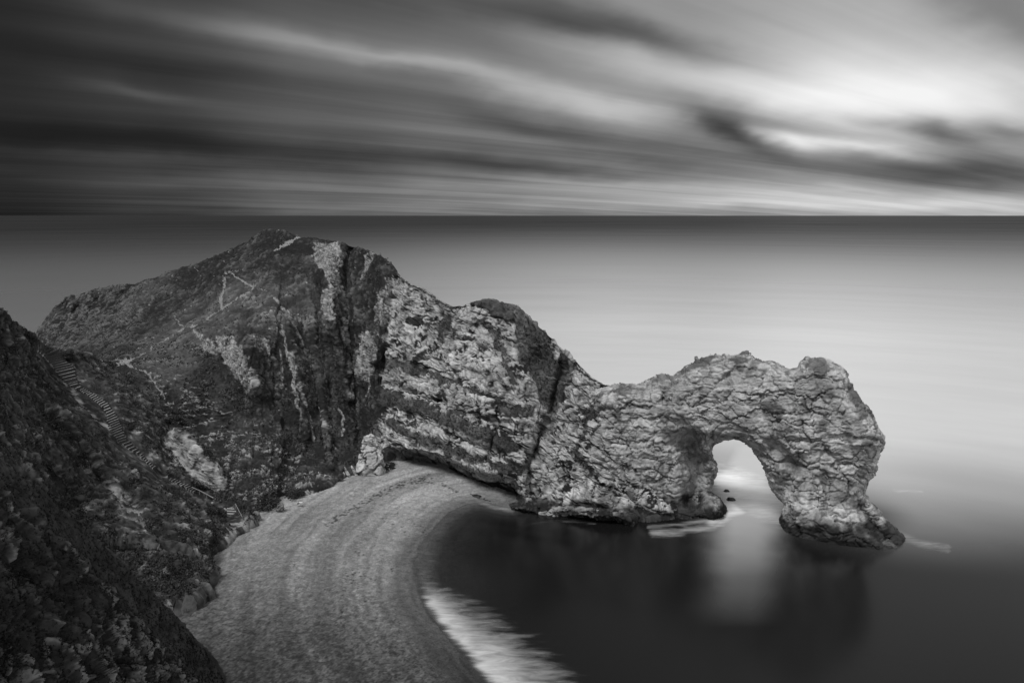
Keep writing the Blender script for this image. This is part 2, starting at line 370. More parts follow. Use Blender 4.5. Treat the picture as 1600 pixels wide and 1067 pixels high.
ctrlA = [(40, 560, 'y', 300), (60, 520, 'y', 302), (110, 465, 'y', 312), (205, 444, 'y', 312), (310, 412, 'y', 308), (392, 376, 'y', 300), (430, 359, 'y', 296), (490, 373, 'y', 288),
         (545, 384, 'y', 280), (600, 404, 'y', 266), (628, 434, 'y', 250), (672, 457, 'y', 238), (705, 478, 'y', 230), (770, 470, 'y', 226), (815, 487, 'y', 219), (850, 517, 'y', 213),
         (885, 552, 'y', 207), (925, 587, 'y', 201), (975, 599, 'y', 197), (1020, 592, 'y', 196), (1100, 700, 'y', 196),
         # left tip, saddle
         (100, 530, 'y', 292), (60, 560, 'y', 280), (160, 500, 'y', 296), (160, 558, 'y', 248), (190, 560, 'y', 240), (120, 600, 'y', 240), (230, 520, 'y', 270), (200, 700, 'z', 8), (120, 640, 'z', 18),
         (300, 470, 'y', 285), (300, 520, 'y', 252), (350, 430, 'y', 284), (400, 440, 'y', 272), (330, 560, 'y', 238), (250, 580, 'y', 232), (260, 620, 'y', 222), (330, 640, 'y', 220),
         (430, 400, 'y', 281), (480, 440, 'y', 268), (430, 480, 'y', 254), (400, 540, 'y', 238), (380, 600, 'y', 228), (430, 600, 'y', 231), (470, 520, 'y', 250), (400, 680, 'y', 215), (470, 650, 'y', 226), (460, 720, 'y', 213),
         (300, 700, 'z', 10), (330, 760, 'z', 6), (420, 740, 'z', 8),
         (515, 440, 'y', 266), (515, 500, 'y', 253), (520, 580, 'y', 241), (520, 660, 'y', 227), (548, 450, 'y', 268), (555, 540, 'y', 250), (560, 620, 'y', 238), (560, 690, 'y', 224),
         (600, 460, 'y', 252), (590, 540, 'y', 240), (600, 620, 'y', 229), (600, 690, 'y', 218),
         (640, 500, 'y', 240), (650, 580, 'y', 229), (660, 660, 'y', 216), (660, 710, 'y', 211),
         (720, 520, 'y', 226), (720, 600, 'y', 215), (720, 680, 'y', 205), (760, 740, 'y', 198),
         (790, 520, 'y', 219), (790, 600, 'y', 207), (800, 680, 'y', 198), (810, 750, 'y', 193),
         (850, 560, 'y', 212), (850, 640, 'y', 204), (850, 720, 'y', 197), (850, 770, 'y', 192),
         (900, 600, 'y', 201), (910, 680, 'y', 192), (920, 760, 'y', 187), (980, 640, 'y', 193), (990, 720, 'y', 188.5), (1000, 780, 'y', 186),
         (1040, 650, 'y', 196), (1060, 740, 'y', 195),
         # foot
         (370, 806, 'z', 2.5), (420, 792, 'z', 2.5), (500, 764, 'z', 3), (560, 740, 'z', 3.5), (600, 738, 'z', 3.5), (650, 736, 'z', 3), (690, 746, 'z', 2), (720, 762, 'z', 1),
         (750, 780, 'z', -.3), (790, 793, 'z', -.5), (860, 806, 'z', -.5), (930, 814, 'z', -.5), (985, 816, 'z', -.5), (1060, 813, 'z', -.3)]
A = Sheet(RIDGE, FOOT, 40, 1090, 1.15, ctrlA, vstep=1.0, jag=1.6)
X, Y = A.X, A.Y
# hollows (+, away from the sea) and ribs (-), metres
for pts, wdt, dep in [([(548, 392), (540, 450), (548, 540), (556, 640), (562, 700)], 11, 5.5), ([(600, 425), (592, 500), (585, 560)], 8, -4.0), ([(512, 390), (516, 480), (535, 560), (548, 620)], 9, -3.5),
                      ([(470, 520), (490, 600), (520, 700)], 11, 2.6), ([(450, 500), (462, 580), (480, 680)], 8, -2.8), ([(420, 560), (430, 640)], 11, 2.3), ([(385, 540), (400, 610)], 10, -3.5),
                      ([(612, 714), (660, 725), (710, 741), (760, 760), (800, 770)], 12, 7.5), ([(632, 700), (680, 708), (740, 730), (790, 742)], 8, -2.2),
                      ([(885, 560), (872, 600), (862, 650), (838, 690), (826, 730), (832, 770)], 8, 4.2), ([(830, 500), (836, 560), (850, 620)], 22, 2.5),
                      ([(800, 792), (850, 798), (900, 803), (960, 806), (985, 812)], 6, -3.8), ([(690, 760), (740, 776), (790, 788)], 5, -1.8),
                      ([(960, 745), (975, 775), (1000, 792)], 12, 2.5), ([(1010, 788), (1050, 795)], 9, -2.0), ([(885, 745), (900, 760)], 12, 2.2),
                      ([(700, 478), (706, 560), (690, 640)], 14, 1.6), ([(640, 440), (636, 520), (640, 600)], 10, -1.8), ([(600, 600), (720, 640), (800, 680)], 8, 1.8), ([(610, 560), (700, 590), (800, 640)], 6, 1.6),
                      ([(640, 650), (720, 680), (790, 712)], 7, 2.0), ([(270, 600), (370, 690), (470, 760)], 22, 1.2), ([(235, 470), (215, 540)], 10, 1.5), ([(270, 430), (290, 480), (230, 540)], 22, -2.), ([(495, 450), (500, 540), (515, 620)], 8, 2.6), ([(575, 410), (572, 480), (568, 560)], 7, 2.2), ([(500, 600), (510, 680), (520, 730)], 5, -2.5), ([(410, 470), (370, 520), (350, 560)], 10, 2.0), ([(450, 400), (440, 440), (470, 500)], 14, 2.2), ([(618, 440), (606, 520), (598, 600)], 6, 2.5), ([(150, 470), (120, 540)], 6, 2.), ([(190, 460), (165, 530)], 6, 2.), ([(120, 480), (90, 530)], 5, 1.6), ([(330, 410), (300, 440), (320, 480)], 12, 1.5), ([(770, 600), (780, 660), (760, 720)], 6, 1.8), ([(810, 640), (830, 690)], 8, -2.)]:
    A.D = A.D+line(X, Y, pts, wdt)*dep
A.D += fbm(atY(X, Y, A.D), 22, 3, 3)*2.6
A.finish()
PXw, PYw = warp(A.PX, A.PY, A.P, 10, 7, 11)
ar = lambda pts, soft=7: area(PXw, PYw, pts, soft)
ln_ = lambda pts, wd: line(PXw, PYw, pts, wd)
cliff = area(PXw+fbm(A.P, 16, 3, 14)*22, PYw, [(622, 420), (640, 425), (700, 460), (900, 540), (1000, 580), (1130, 560), (1130, 830), (740, 800), (690, 748), (592, 742), (588, 690), (600, 600), (598, 520), (612, 470)], 7)
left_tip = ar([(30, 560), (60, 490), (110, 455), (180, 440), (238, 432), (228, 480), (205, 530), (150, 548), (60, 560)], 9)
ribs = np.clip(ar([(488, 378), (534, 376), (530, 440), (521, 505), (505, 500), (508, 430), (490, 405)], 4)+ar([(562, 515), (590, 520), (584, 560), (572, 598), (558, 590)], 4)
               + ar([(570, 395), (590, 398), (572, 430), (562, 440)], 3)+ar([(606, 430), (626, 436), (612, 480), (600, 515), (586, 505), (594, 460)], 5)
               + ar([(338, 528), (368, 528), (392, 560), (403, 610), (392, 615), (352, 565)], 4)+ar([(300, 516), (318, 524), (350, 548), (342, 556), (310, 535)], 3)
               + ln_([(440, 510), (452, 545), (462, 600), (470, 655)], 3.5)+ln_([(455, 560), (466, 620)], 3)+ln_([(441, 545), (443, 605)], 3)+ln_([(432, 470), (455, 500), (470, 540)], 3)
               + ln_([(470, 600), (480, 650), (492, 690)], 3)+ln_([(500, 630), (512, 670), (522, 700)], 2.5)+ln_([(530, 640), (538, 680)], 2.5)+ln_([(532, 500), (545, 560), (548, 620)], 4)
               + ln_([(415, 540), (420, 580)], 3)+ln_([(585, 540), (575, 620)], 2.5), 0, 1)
scree = ar([(225, 580), (290, 590), (350, 640), (430, 690), (500, 735), (520, 752), (480, 785), (380, 812), (355, 760), (320, 700), (260, 650)], 12)
turf = np.clip(ar([(735, 462), (815, 470), (845, 505), (872, 560), (884, 610), (872, 650), (845, 640), (830, 590), (812, 560), (800, 500), (760, 484), (736, 480)], 7)
               + ln_([(604, 568), (660, 580), (720, 600), (790, 640), (830, 640)], 9)*.8+ln_([(600, 620), (660, 640), (740, 672), (800, 700)], 11)*.95+ln_([(700, 640), (760, 650), (830, 665)], 6)*.7
               + ln_([(640, 500), (700, 510), (760, 540)], 8)*.6+ln_([(760, 500), (790, 560), (800, 600)], 8)*.6+ln_([(610, 660), (660, 690), (740, 715), (830, 735)], 9)*.8
               + ln_([(700, 480), (690, 540), (650, 560)], 6)*.5+ln_([(905, 640), (960, 660), (1000, 690)], 7)*.5+ln_([(930, 620), (900, 700), (930, 745)], 8)*.55+ln_([(860, 740), (900, 730)], 22)*.4, 0, 1)
P0 = A.P
dl, kl, rl = rock_relief(P0, 1.0, (0, .42), (1.3, 1, .5), seed=5, crackw=1.4)
# vertical strata of the hill, steeply bedded
Q = P0@np.array([[.93, 0, .36], [0, 1, 0], [-.36, 0, .93]]).T
ds, ks, rs = rock_relief(P0, .62, (0, -.30), (.42, 1., 1.9), seed=25, crackw=1.3)
dt_, kt, rt = rock_relief(P0, .62, (0, .62), (.5, 1., 1.7), seed=45, crackw=1.3)
gn = fbm(P0, 6, 4, 80); gn2 = fbm(P0, 1.7, 4, 81); gn3 = fbm(P0, 14, 3, 82)
r1, r2, r3 = rl
jb, hb = joints(P0, .50, 4.2, .30, 501); jv, hv = joints(P0, 1.75, 5.5, .26, 511); jf, hf = joints(P0, .46, 1.5, .16, 521, .9)
kl = np.clip(np.maximum(kl*.72, np.maximum(jb, np.maximum(jv*.9, jf*.55))), 0, 1); dl = dl*.75+(hb-.5)*2.2+(hv-.5)*.9+(hf-.5)*.5-jb*.7-jv*.6-jf*.2
rock = np.clip(cliff*1.25-turf*1.5, 0, 1)
cellv = r2*.55+r1*.2+gn*.28+.12
slopez = A.N[..., 2]
show = ss(r2*.50+r3*.42+gn*.55+gn2*.40+rock*.60-np.maximum(slopez-.6, 0)*.8, .70, .79)*ss(rock, .08, .35)      # bare rock faces
show = np.maximum(show, 0)
gn4 = fbm(P0, .75, 3, 83); hilltone = np.maximum(.014+.020*gn+.035*ss(gn2+.5*gn, 0, .6)+.02*ss(gn3, 0, .5)+.02*gn4, .008)
alb = hilltone
rockalb = .245+.09*(r1-.5)+.10*(r2-.5)+.08*(r3-.5)+.12*gn2+.07*gn3+.05*gn4
rockalb = np.maximum(rockalb, .10)
wet = 1-.88*ss(-(P0[..., 2]-2.6-gn*2.4), -.6, .9)*(A.PX > 700)                              # tide zone is wet and weedy
va = rockalb*(1-.86*kl)
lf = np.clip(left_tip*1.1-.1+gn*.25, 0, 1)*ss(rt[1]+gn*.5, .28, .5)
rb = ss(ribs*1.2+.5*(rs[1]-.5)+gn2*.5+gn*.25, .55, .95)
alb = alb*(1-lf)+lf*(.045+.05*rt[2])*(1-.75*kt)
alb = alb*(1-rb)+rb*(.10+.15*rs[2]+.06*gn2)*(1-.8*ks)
# broken slabs over the slope below the saddle
Qs = P0@np.array([[.5, 0, .2], [0, .8, 0], [-.5, 0, 2.6]]); fs, es, rsl = voro(Qs+fbm(P0, 4, 5, 90, .6)[..., None]*1.5, 1.15, 91)
sc_on = ss(rsl+gn*1.1+gn2*.7+scree*.35+.5*fbm(P0*np.array([.3, .6, 1.6]), 3, 2, 92), .95, 1.15)*ss(scree, .1, .6)
alb = alb*(1-sc_on)+sc_on*(.07+.10*rsl)*(1-.75*(1-ss(es, .05, .22)))
# strewn pale stones
fp, ep, rp = voro(P0, 2.2, 95); stone = (1-ss(fp, .12, .2))*ss(rp+gn*.5, .82, .95)*(1-cliff)
alb = np.maximum(alb, stone*.20)
alb = alb*(1-show)+va*show
tf = ss(turf, .3, .7); alb = alb*(1-tf*.75)+tf*.75*(.05+.035*ss(gn, -.3, .4)+.03*gn2)
alb = alb*wet
undercut_shade = line(PXw, PYw, [(600, 716), (660, 724), (710, 740), (760, 758), (790, 764)], 9); alb = alb*(1-.72*undercut_shade)  # overhang shade painted into the rock colour along the cliff foot
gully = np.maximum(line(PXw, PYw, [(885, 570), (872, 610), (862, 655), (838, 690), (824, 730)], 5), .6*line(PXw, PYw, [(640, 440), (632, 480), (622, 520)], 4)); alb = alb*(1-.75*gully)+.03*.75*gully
hillgrass = ss(line(A.PX, A.PY, [(250, 560), (330, 500), (400, 470), (470, 480)], 42), .1, .8)*(1-rb)*(1-cliff); alb = alb+hillgrass*.028*(1+gn)
rock_on = np.clip(np.maximum(show, cliff*.75*(1-tf*.6)), 0, 1)
disp = dl*(rock_on*.66+.08)+ds*rb*.8+dt_*lf*.8+sc_on*(.12+.2*rsl)*ss(es, 0, .3)+scree*.7*fbm(P0*np.array([.5, .8, 2.2]), 1.6, 4, 93)+stone*.25
disp = disp*(1-.7*np.exp(-(np.maximum(P0[..., 2], 0)/2.)**2)*(A.PX < 740))
rgh = fbm(P0@np.array([[.9, 0, .3], [0, 1, 0], [-.12, 0, .4]]), 4.5, 5, 84, .6, True)
disp += (1-rock_on)*(gn*.7+gn2*.38+rgh*.8+gn4*.16)
st1, sh1 = joints(P0@np.array([[.95, 0, .3], [0, 1, 0], [-.3, 0, .95]]), 1.25, 2.6, .22, 571, .5); hm = ss(A.PX, 330, 420)*(1-cliff)*ss(A.PY-(A.PX-430)*.1, 400, 470)
disp += hm*((sh1-.5)*1.3-st1*.6); alb = alb*(1-hm*.35*st1)+hm*.03*sh1*ss(gn2+gn, -.2, .5)
crest = np.concatenate([np.ones((len(A.px), A.nb))*.6, np.ones_like(A.X), np.ones((len(A.px), 8))], 1)
# footpaths worn across the turf
PATHS = [([(134, 560), (160, 564), (205, 563), (225, 553), (262, 528), (290, 512), (318, 505), (330, 494), (352, 478), (375, 466), (398, 450), (372, 436), (362, 428), (352, 434)], 2.6),
         ([(205, 563), (188, 570), (166, 573)], 4.5), ([(284, 510), (272, 494)], 2.2), ([(352, 434), (350, 452), (344, 470), (348, 482)], 4.5), ([(348, 428), (380, 421)], 2.0),
         ([(430, 392), (445, 383), (458, 376), (472, 371)], 3.2), ([(455, 378), (440, 384)], 5.0), ([(188, 566), (228, 582), (250, 610), (262, 630)], 2.4), ([(304, 418), (314, 432), (318, 442)], 1.3), ([(420, 458), (398, 450)], 1.2)]
pm = np.zeros_like(A.PX); PXp, PYp = warp(A.PX, A.PY, A.P, 3.5, 3, 12)
for pts, wd in PATHS:
    d, _ = polyline_dist(PXp, PYp, pts); pm = np.maximum(pm, 1-ss(d+1.3*fbm(A.P, 2.2, 3, 15), wd*.40, wd*.95))
disp = disp*(1-.85*pm)-pm*.15
A.P = A.P+A.N*(disp*crest)[..., None]
nx, ny = A.PX.shape
pq = (pm > .5) & (fbm(P0, 1.2, 2, 99) > -.42)
idx = np.arange(nx*ny).reshape(nx, ny)
kq = (pq[:-1, :-1] & pq[1:, 1:])
qa = grid_faces(nx, ny).reshape(nx-1, ny-1, 4)
M_PATH = plain_material('trodden_chalk', .14, .45, 1.5, .4)
V, q, at_ = compact(A.P+np.array([0, 0, .04]), qa[kq])
tag(mesh_obj('footpath', V, q, M_PATH), 'pale chalk footpath zigzagging up the grassy headland from the saddle', kind='structure')
flipA = False
nrm = np.cross(A.P[1:, :-1]-A.P[:-1, :-1], A.P[:-1, 1:]-A.P[:-1, :-1])[..., 1].mean() > 0   # face towards the cove
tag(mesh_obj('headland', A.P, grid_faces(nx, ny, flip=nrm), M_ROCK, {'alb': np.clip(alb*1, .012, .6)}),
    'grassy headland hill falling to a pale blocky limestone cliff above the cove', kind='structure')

# ================================================================== SEA ARCH (implicit solid, surface nets)
OUT = [(925, 612), (940, 606), (950, 603), (975, 599), (1000, 600), (1020, 591), (1033, 585), (1052, 590), (1064, 576), (1072, 567), (1090, 560), (1110, 555), (1135, 556), (1152, 553), (1168, 549), (1174, 552), (1180, 561),
       (1195, 566), (1210, 564), (1216, 567), (1230, 573), (1243, 573), (1250, 563), (1262, 560), (1284, 559), (1298, 566), (1312, 572), (1322, 585), (1330, 603), (1340, 620), (1346, 630), (1362, 645), (1370, 662), (1379, 684), (1375, 712),
       (1370, 738), (1358, 750), (1352, 768), (1358, 784), (1380, 810), (1398, 832), (1412, 842), (1409, 856), (1412, 905), (1207, 905), (1212, 846), (1216, 820), (1223, 800), (1227, 786), (1216, 774), (1206, 758), (1199, 738), (1190, 722),
       (1180, 709), (1165, 697), (1152, 690), (1132, 689), (1114, 694), (1116, 712), (1122, 735), (1115, 755), (1108, 770), (1124, 778), (1134, 792), (1133, 808), (1136, 870), (925, 870)]
gs = 1.4; gx = np.arange(915, 1425, gs); gy = np.arange(540, 912, gs); GX, GY = np.meshgrid(gx, gy, indexing='ij')
dd, _ = polyline_dist(GX, GY, OUT+[OUT[0]]); dd = np.where(inside(GX, GY, OUT), dd, -dd)
dd2 = dd  # keep full thickness towards the hidden left end and below the water
Yc = np.interp(GX, [915, 1000, 1100, 1250, 1412], [200, 196, 190.5, 179, 173.0])
Tk = np.interp(GY, [550, 620, 700, 790, 850, 905], [4.6, 6.2, 7.4, 6.6, 8.2, 10])
Tk = Tk*np.interp(GX, [915, 1000, 1060, 1130, 1200, 1260, 1412], [1.1, 1.2, 1.1, .95, .85, 1.0, 1.0])
Yc = Yc+line(GX, GY, [(1075, 690), (1090, 740), (1085, 775)], 18)*7.5+line(GX, GY, [(1100, 720), (1112, 760)], 10)*2       # recess under the inner springing
Yc = Yc-line(GX, GY, [(1010, 800), (1060, 804), (1120, 796)], 12)*1.5+line(GX, GY, [(1215, 700), (1235, 730), (1228, 765)], 16)*3.0
Yc = Yc-line(GX, GY, [(1260, 800), (1300, 830), (1380, 850)], 16)*1.6+line(GX, GY, [(1340, 790), (1362, 820), (1385, 845)], 10)*4.0
DR = 26.; tt = np.clip(dd/DR, -.25, 1); hh = np.where(tt > 0, Tk*np.sqrt(1-(1-tt)**2), tt*14)
gw = np.arange(-13.5, 13.51, .26); Fld = hh[..., None]-np.abs(gw)[None, None]
def surface_nets(Fv):
    S = Fv > 0; nx_, ny_, nz_ = Fv.shape
    acc = np.zeros((nx_-1, ny_-1, nz_-1, 3), np.float32); cnt = np.zeros((nx_-1, ny_-1, nz_-1), np.float32)
    for ax in range(3):
        o1, o2 = [a for a in range(3) if a != ax]
        sl0 = [slice(None)]*3; sl1 = [slice(None)]*3; sl0[ax] = slice(0, -1); sl1[ax] = slice(1, None)
        a = Fv[tuple(sl0)]; b = Fv[tuple(sl1)]; cr0 = (a > 0) != (b > 0); t = np.where(cr0, a/np.where(cr0, a-b, 1), 0)
        for i in (0, 1):
            for j in (0, 1):
                sl = [slice(None)]*3; sl[o1] = slice(i, Fv.shape[o1]-1+i); sl[o2] = slice(j, Fv.shape[o2]-1+j)
                m = cr0[tuple(sl)]; tv = t[tuple(sl)]; cnt += m
                acc[..., ax] += tv*m; acc[..., o1] += i*m; acc[..., o2] += j*m
    act = cnt > 0; vid = np.full(act.shape, -1, np.int64); vid[act] = np.arange(act.sum())
    co = np.argwhere(act)+acc[act]/cnt[act][:, None]
    qs = []
    for ax in range(3):
        o1, o2 = [(1, 2), (2, 0), (0, 1)][ax]
        sl0 = [slice(1, -1)]*3; sl1 = [slice(1, -1)]*3; sl0[ax] = slice(0, -1); sl1[ax] = slice(1, None)
        a = S[tuple(sl0)]; b = S[tuple(sl1)]; e = np.argwhere(a != b); fl = a[a != b]
        off = np.ones(3, int); off[ax] = 0; e = e+off
        d1 = np.zeros(3, int); d1[o1] = -1; d2 = np.zeros(3, int); d2[o2] = -1
        v = [vid[tuple((e+d).T)] for d in (0*d1, d1, d1+d2, d2)]
        q_ = np.stack(v, 1); q_[~fl] = q_[~fl][:, ::-1]; qs.append(q_)
    return co, np.concatenate(qs)
co, q = surface_nets(Fld)
vx = gx[0]+co[:, 0]*gs; vy = gy[0]+co[:, 1]*gs; vw = gw[0]+co[:, 2]*.26
ycv = np.interp(vx, gx, np.arange(len(gx)))
i0 = np.clip(co[:, 0].astype(int), 0, len(gx)-2); j0 = np.clip(co[:, 1].astype(int), 0, len(gy)-2); fi = co[:, 0]-i0; fj = co[:, 1]-j0
yv = Yc[i0, j0]*(1-fi)*(1-fj)+Yc[i0+1, j0]*fi*(1-fj)+Yc[i0, j0+1]*(1-fi)*fj+Yc[i0+1, j0+1]*fi*fj
V = atY(vx, vy, yv+vw)
for _ in range(3):       # relax
    s_ = np.zeros_like(V); n_ = np.zeros(len(V))
    for a, b in ((0, 1), (1, 2), (2, 3), (3, 0)):
        for k in range(3):
            s_[:, k] += np.bincount(q[:, a], V[q[:, b], k], len(V))+np.bincount(q[:, b], V[q[:, a], k], len(V))
        n_ += np.bincount(q[:, a], minlength=len(V))+np.bincount(q[:, b], minlength=len(V))
    V = V*.4+.6*s_/np.maximum(n_, 1)[:, None]
N = vnormals(V, q)
cen = V.mean(0)
if ((V-cen)*N).sum(1).mean() < 0: N = -N; q = q[:, ::-1]
d, k, (r1, r2, r3) = rock_relief(V, .95, (0, -.12), (1.2, 1, .65), seed=5, crackw=1.0)
jb, hb = joints(V, .12, 3.6, .22, 531, .8); jv, hv = joints(V, 1.25, 5.0, .24, 541, .9); jf, hf = joints(V, .05, 1.25, .14, 551, .8); calm = .35+.65*ss(fbm(V, 11, 3, 562)+.4*fbm(V, 4, 2, 563), -.25, .2); jl = ss(V[:, 2]+4*fbm(V, 12, 2, 560), 10, 30)*.55+.45
k = np.clip(np.maximum(k*.66, np.maximum(jb*.95, np.maximum(jv*.9, jf*.6*jl))), 0, 1)*calm; d = d*.8*(.5+.5*calm)+(hb-.5)*1.25+(hv-.5)*1.0+(hf-.5)*.4-jb*.55-jv*.6-jf*.18
g = fbm(V, 5, 4, 80); g2 = fbm(V, 1.7, 4, 81); g3 = fbm(V, 10, 3, 84)
weed = ss(r2*.5+g*.6+g3*.35+np.maximum(N[:, 2], 0)*.35-.10*(vy > 700), .52, .70)*(V[:, 2] > 6)*.75
low = np.maximum(ss(-(V[:, 2]-3.9-g*3.), -1.4, 1.4), .75*ss(V[:, 0]-85-.1*V[:, 2], -2, 5)*ss(-(V[:, 2]-11-g*4), -2, 2))  # tide-wet foot, plus shade painted on the outer leg's right side
alb = np.maximum(.285+.08*(r1-.5)+.10*(r2-.5)+.08*(r3-.5)+.12*g2+.06*g3, .12)*(1-.84*k)
streaks = ss(fbm(V*np.array([1, 1, .16]), 1.6, 3, 88), .12, .45)*ss(-(V[:, 2]-16-g*4), -4, 3)
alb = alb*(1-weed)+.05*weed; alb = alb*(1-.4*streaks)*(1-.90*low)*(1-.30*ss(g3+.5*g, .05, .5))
disp = d*.75+weed*.1
V = V+N*disp[:, None]
arch = mesh_obj('sea_arch', V, q, M_ROCK, {'alb': np.clip(alb, .012, .6)})
tag(arch, 'weathered pale limestone arch with one opening standing in the sea off the headland', 'rock arch')

# ================================================================== STAIR HILLSIDE (left)
TOPB = [(-90, 440), (-40, 470), (-6, 486), (0, 492), (4, 500), (30, 513), (48, 522), (60, 534), (80, 545), (130, 557), (150, 566), (165, 576), (185, 590), (200, 602), (222, 622), (240, 640), (262, 668), (285, 680), (300, 690), (320, 706), (338, 726), (352, 748),
        (360, 765), (372, 786), (390, 800), (396, 812)]
BOTB = [(-90, 960), (0, 960), (100, 960), (200, 970), (255, 952), (300, 938), (322, 922), (328, 895), (332, 868), (345, 850), (365, 836), (396, 818)]
ctrlB = [(-90, 440, 'y', 150), (0, 492, 'y', 172), (60, 533, 'y', 204), (130, 558, 'y', 220), (165, 576, 'y', 224), (200, 602, 'y', 217), (240, 640, 'y', 207), (262, 670, 'y', 202), (300, 690, 'y', 197), (330, 720, 'y', 191), (365, 778, 'y', 185), (396, 808, 'z', 3),
         (95, 580, 'y', 205), (110, 600, 'y', 202), (140, 630, 'y', 194), (170, 655, 'y', 189), (200, 705, 'y', 183), (240, 735, 'y', 182), (300, 770, 'y', 184), (345, 790, 'y', 183.5), (368, 818, 'z', 3.9), (345, 848, 'z', 3.9), (330, 868, 'z', 3.9), (322, 920, 'z', 4.0), (260, 950, 'z', 4.2), (200, 968, 'z', 4),
         (40, 580, 'y', 190), (0, 570, 'y', 165), (0, 650, 'y', 147), (60, 660, 'y', 172), (100, 700, 'y', 166), (60, 740, 'y', 150), (0, 740, 'y', 126), (140, 760, 'y', 164), (200, 820, 'z', 12.5), (250, 800, 'z', 11), (300, 830, 'z', 8),
         (60, 820, 'y', 134), (130, 830, 'z', 14), (150, 880, 'y', 140), (240, 880, 'z', 8), (300, 890, 'z', 6.5), (100, 900, 'y', 128), (0, 850, 'y', 115), (260, 730, 'y', 190), (310, 750, 'y', 187), (-90, 700, 'y', 120), (-90, 960, 'y', 95), (0, 960, 'y', 102), (100, 960, 'y', 122)]
B = Sheet(TOPB, BOTB, -90, 396, 1.1, ctrlB, vstep=1.1, back_slope=.75, jag=3.5)
X, Y = B.X, B.Y
for pts, wdt, dep in [([(120, 560), (170, 610), (230, 690), (270, 740)], 10, -2.2), ([(60, 620), (130, 690), (180, 760)], 12, -2.5), ([(30, 700), (90, 760), (130, 820)], 16, 3.5), ([(230, 760), (290, 830), (320, 860)], 12, -1.8),
                      ([(190, 780), (250, 850)], 10, 1.8), ([(280, 680), (330, 730), (350, 770)], 8, -1.5), ([(110, 868), (200, 862), (330, 880)], 8, 2.5), ([(0, 600), (40, 640), (90, 680)], 10, 2.)]:
    B.D = B.D+line(X, Y, pts, wdt)*dep
B.D += fbm(atY(X, Y, B.D), 12, 3, 13)*1.3
B.finish(); P0 = B.P
STAIR_L = [(70, 548), (90, 572), (112, 602), (140, 626), (166, 650), (182, 680), (205, 704), (243, 738)]
STAIR_M = [(266, 751), (300, 772), (345, 792)]
STAIR_B = [(360, 797), (367, 818)]
near = np.maximum(np.maximum(line(B.PX, B.PY, STAIR_L, 20), line(B.PX, B.PY, STAIR_M, 8)), line(B.PX, B.PY, STAIR_B, 12))
PXw, PYw = warp(B.PX, B.PY, P0, 14, 6, 31)
ar = lambda pts, soft=7: area(PXw, PYw, pts, soft)
ln_ = lambda pts, wd: line(PXw, PYw, pts, wd)
g = fbm(P0, 5, 4, 100); g2 = fbm(P0, 1.5, 4, 101); g3 = fbm(P0, .7, 3, 102); rg = fbm(P0*np.array([1, 1, .5]), 3., 4, 103, .55, True)
bare = np.clip(ar([(262, 672), (300, 688), (345, 740), (352, 768), (330, 770), (290, 735), (255, 700)], 5)*1.1+ar([(195, 640), (240, 680), (300, 740), (290, 755), (240, 715), (200, 670)], 8)*.55
               + ar([(180, 745), (200, 760), (235, 830), (262, 862), (200, 835), (178, 790)], 7)*.8+ar([(95, 690), (112, 700), (165, 745), (160, 760), (110, 725)], 5)*.5+line(B.PX+3*fbm(P0, 2, 2, 32), B.PY, [(112, 606), (128, 634), (150, 657), (172, 670)], 4)*1.2
               + line(B.PX, B.PY, [(66, 550), (85, 577), (104, 604)], 2.5)*.8+ar([(0, 560), (30, 560), (40, 590), (10, 600)], 6)*.25+ln_([(345, 790), (372, 786)], 5)*.9+ln_([(348, 822), (372, 822), (352, 842)], 9)*1.0, 0, 1.2)
sl = fbm(P0@np.array([[.35, 0, .1], [0, .8, 0], [.9, 0, 1.2]]), 1.8, 5, 108, .62); bare_on = ss(bare+g2*.8+g*.4+sl*.8, .40, 1.05)
bare = np.clip(bare+ar([(225, 690), (262, 700), (330, 775), (300, 770), (262, 745)], 8)*.5+ar([(10, 600), (50, 620), (90, 680), (60, 690), (20, 650)], 9)*.35+ar([(150, 640), (175, 668), (168, 676), (140, 650)], 4)*.5+ar([(210, 610), (250, 650), (262, 668), (240, 660)], 5)*.6+ar([(270, 690), (330, 740), (352, 790), (310, 780), (280, 735)], 8)*.55+ar([(60, 690), (120, 730), (170, 790), (150, 800), (90, 750)], 8)*.4+ar([(235, 780), (290, 830), (300, 850), (262, 862)], 6)*.45+ar([(150, 590), (185, 620), (215, 660), (190, 650)], 6)*.3, 0, 1.2)
f4, e4, r4 = voro(P0*np.array([1, 1, 1.8]), 1.4, 104)
alb = .010+.014*ss(g, -.2, .5)+.026*ss(g2, .05, .5)
fleck = ss(r4+g*.6+g2*.3, 1.05, 1.2); alb = alb*(1-fleck)+.10*fleck
alb = alb*(1-bare_on)+bare_on*np.maximum(.075+.085*bare*ss(sl, -.3, .5)+.07*g2+.04*g+.05*g3, .02)
rg2 = fbm(P0@np.array([[.55, 0, .25], [0, .8, 0], [.45, 0, .75]]), 7.5, 6, 109, .58, True); rg3 = fbm(P0@np.array([[.55, 0, .25], [0, .8, 0], [.45, 0, .75]]), 2.6, 5, 110, .6, True)
alb = alb+.026*ss(rg2, .4, .8)*ss(g2+g, -.1, .6)+.016*ss(rg3, .5, .8)
disp = (g*.8+g2*.4+g3*.16+rg2*1.5+rg3*.65)*(1-bare_on*.45)+bare_on*(sl*.8+g2*.3)+fleck*.2
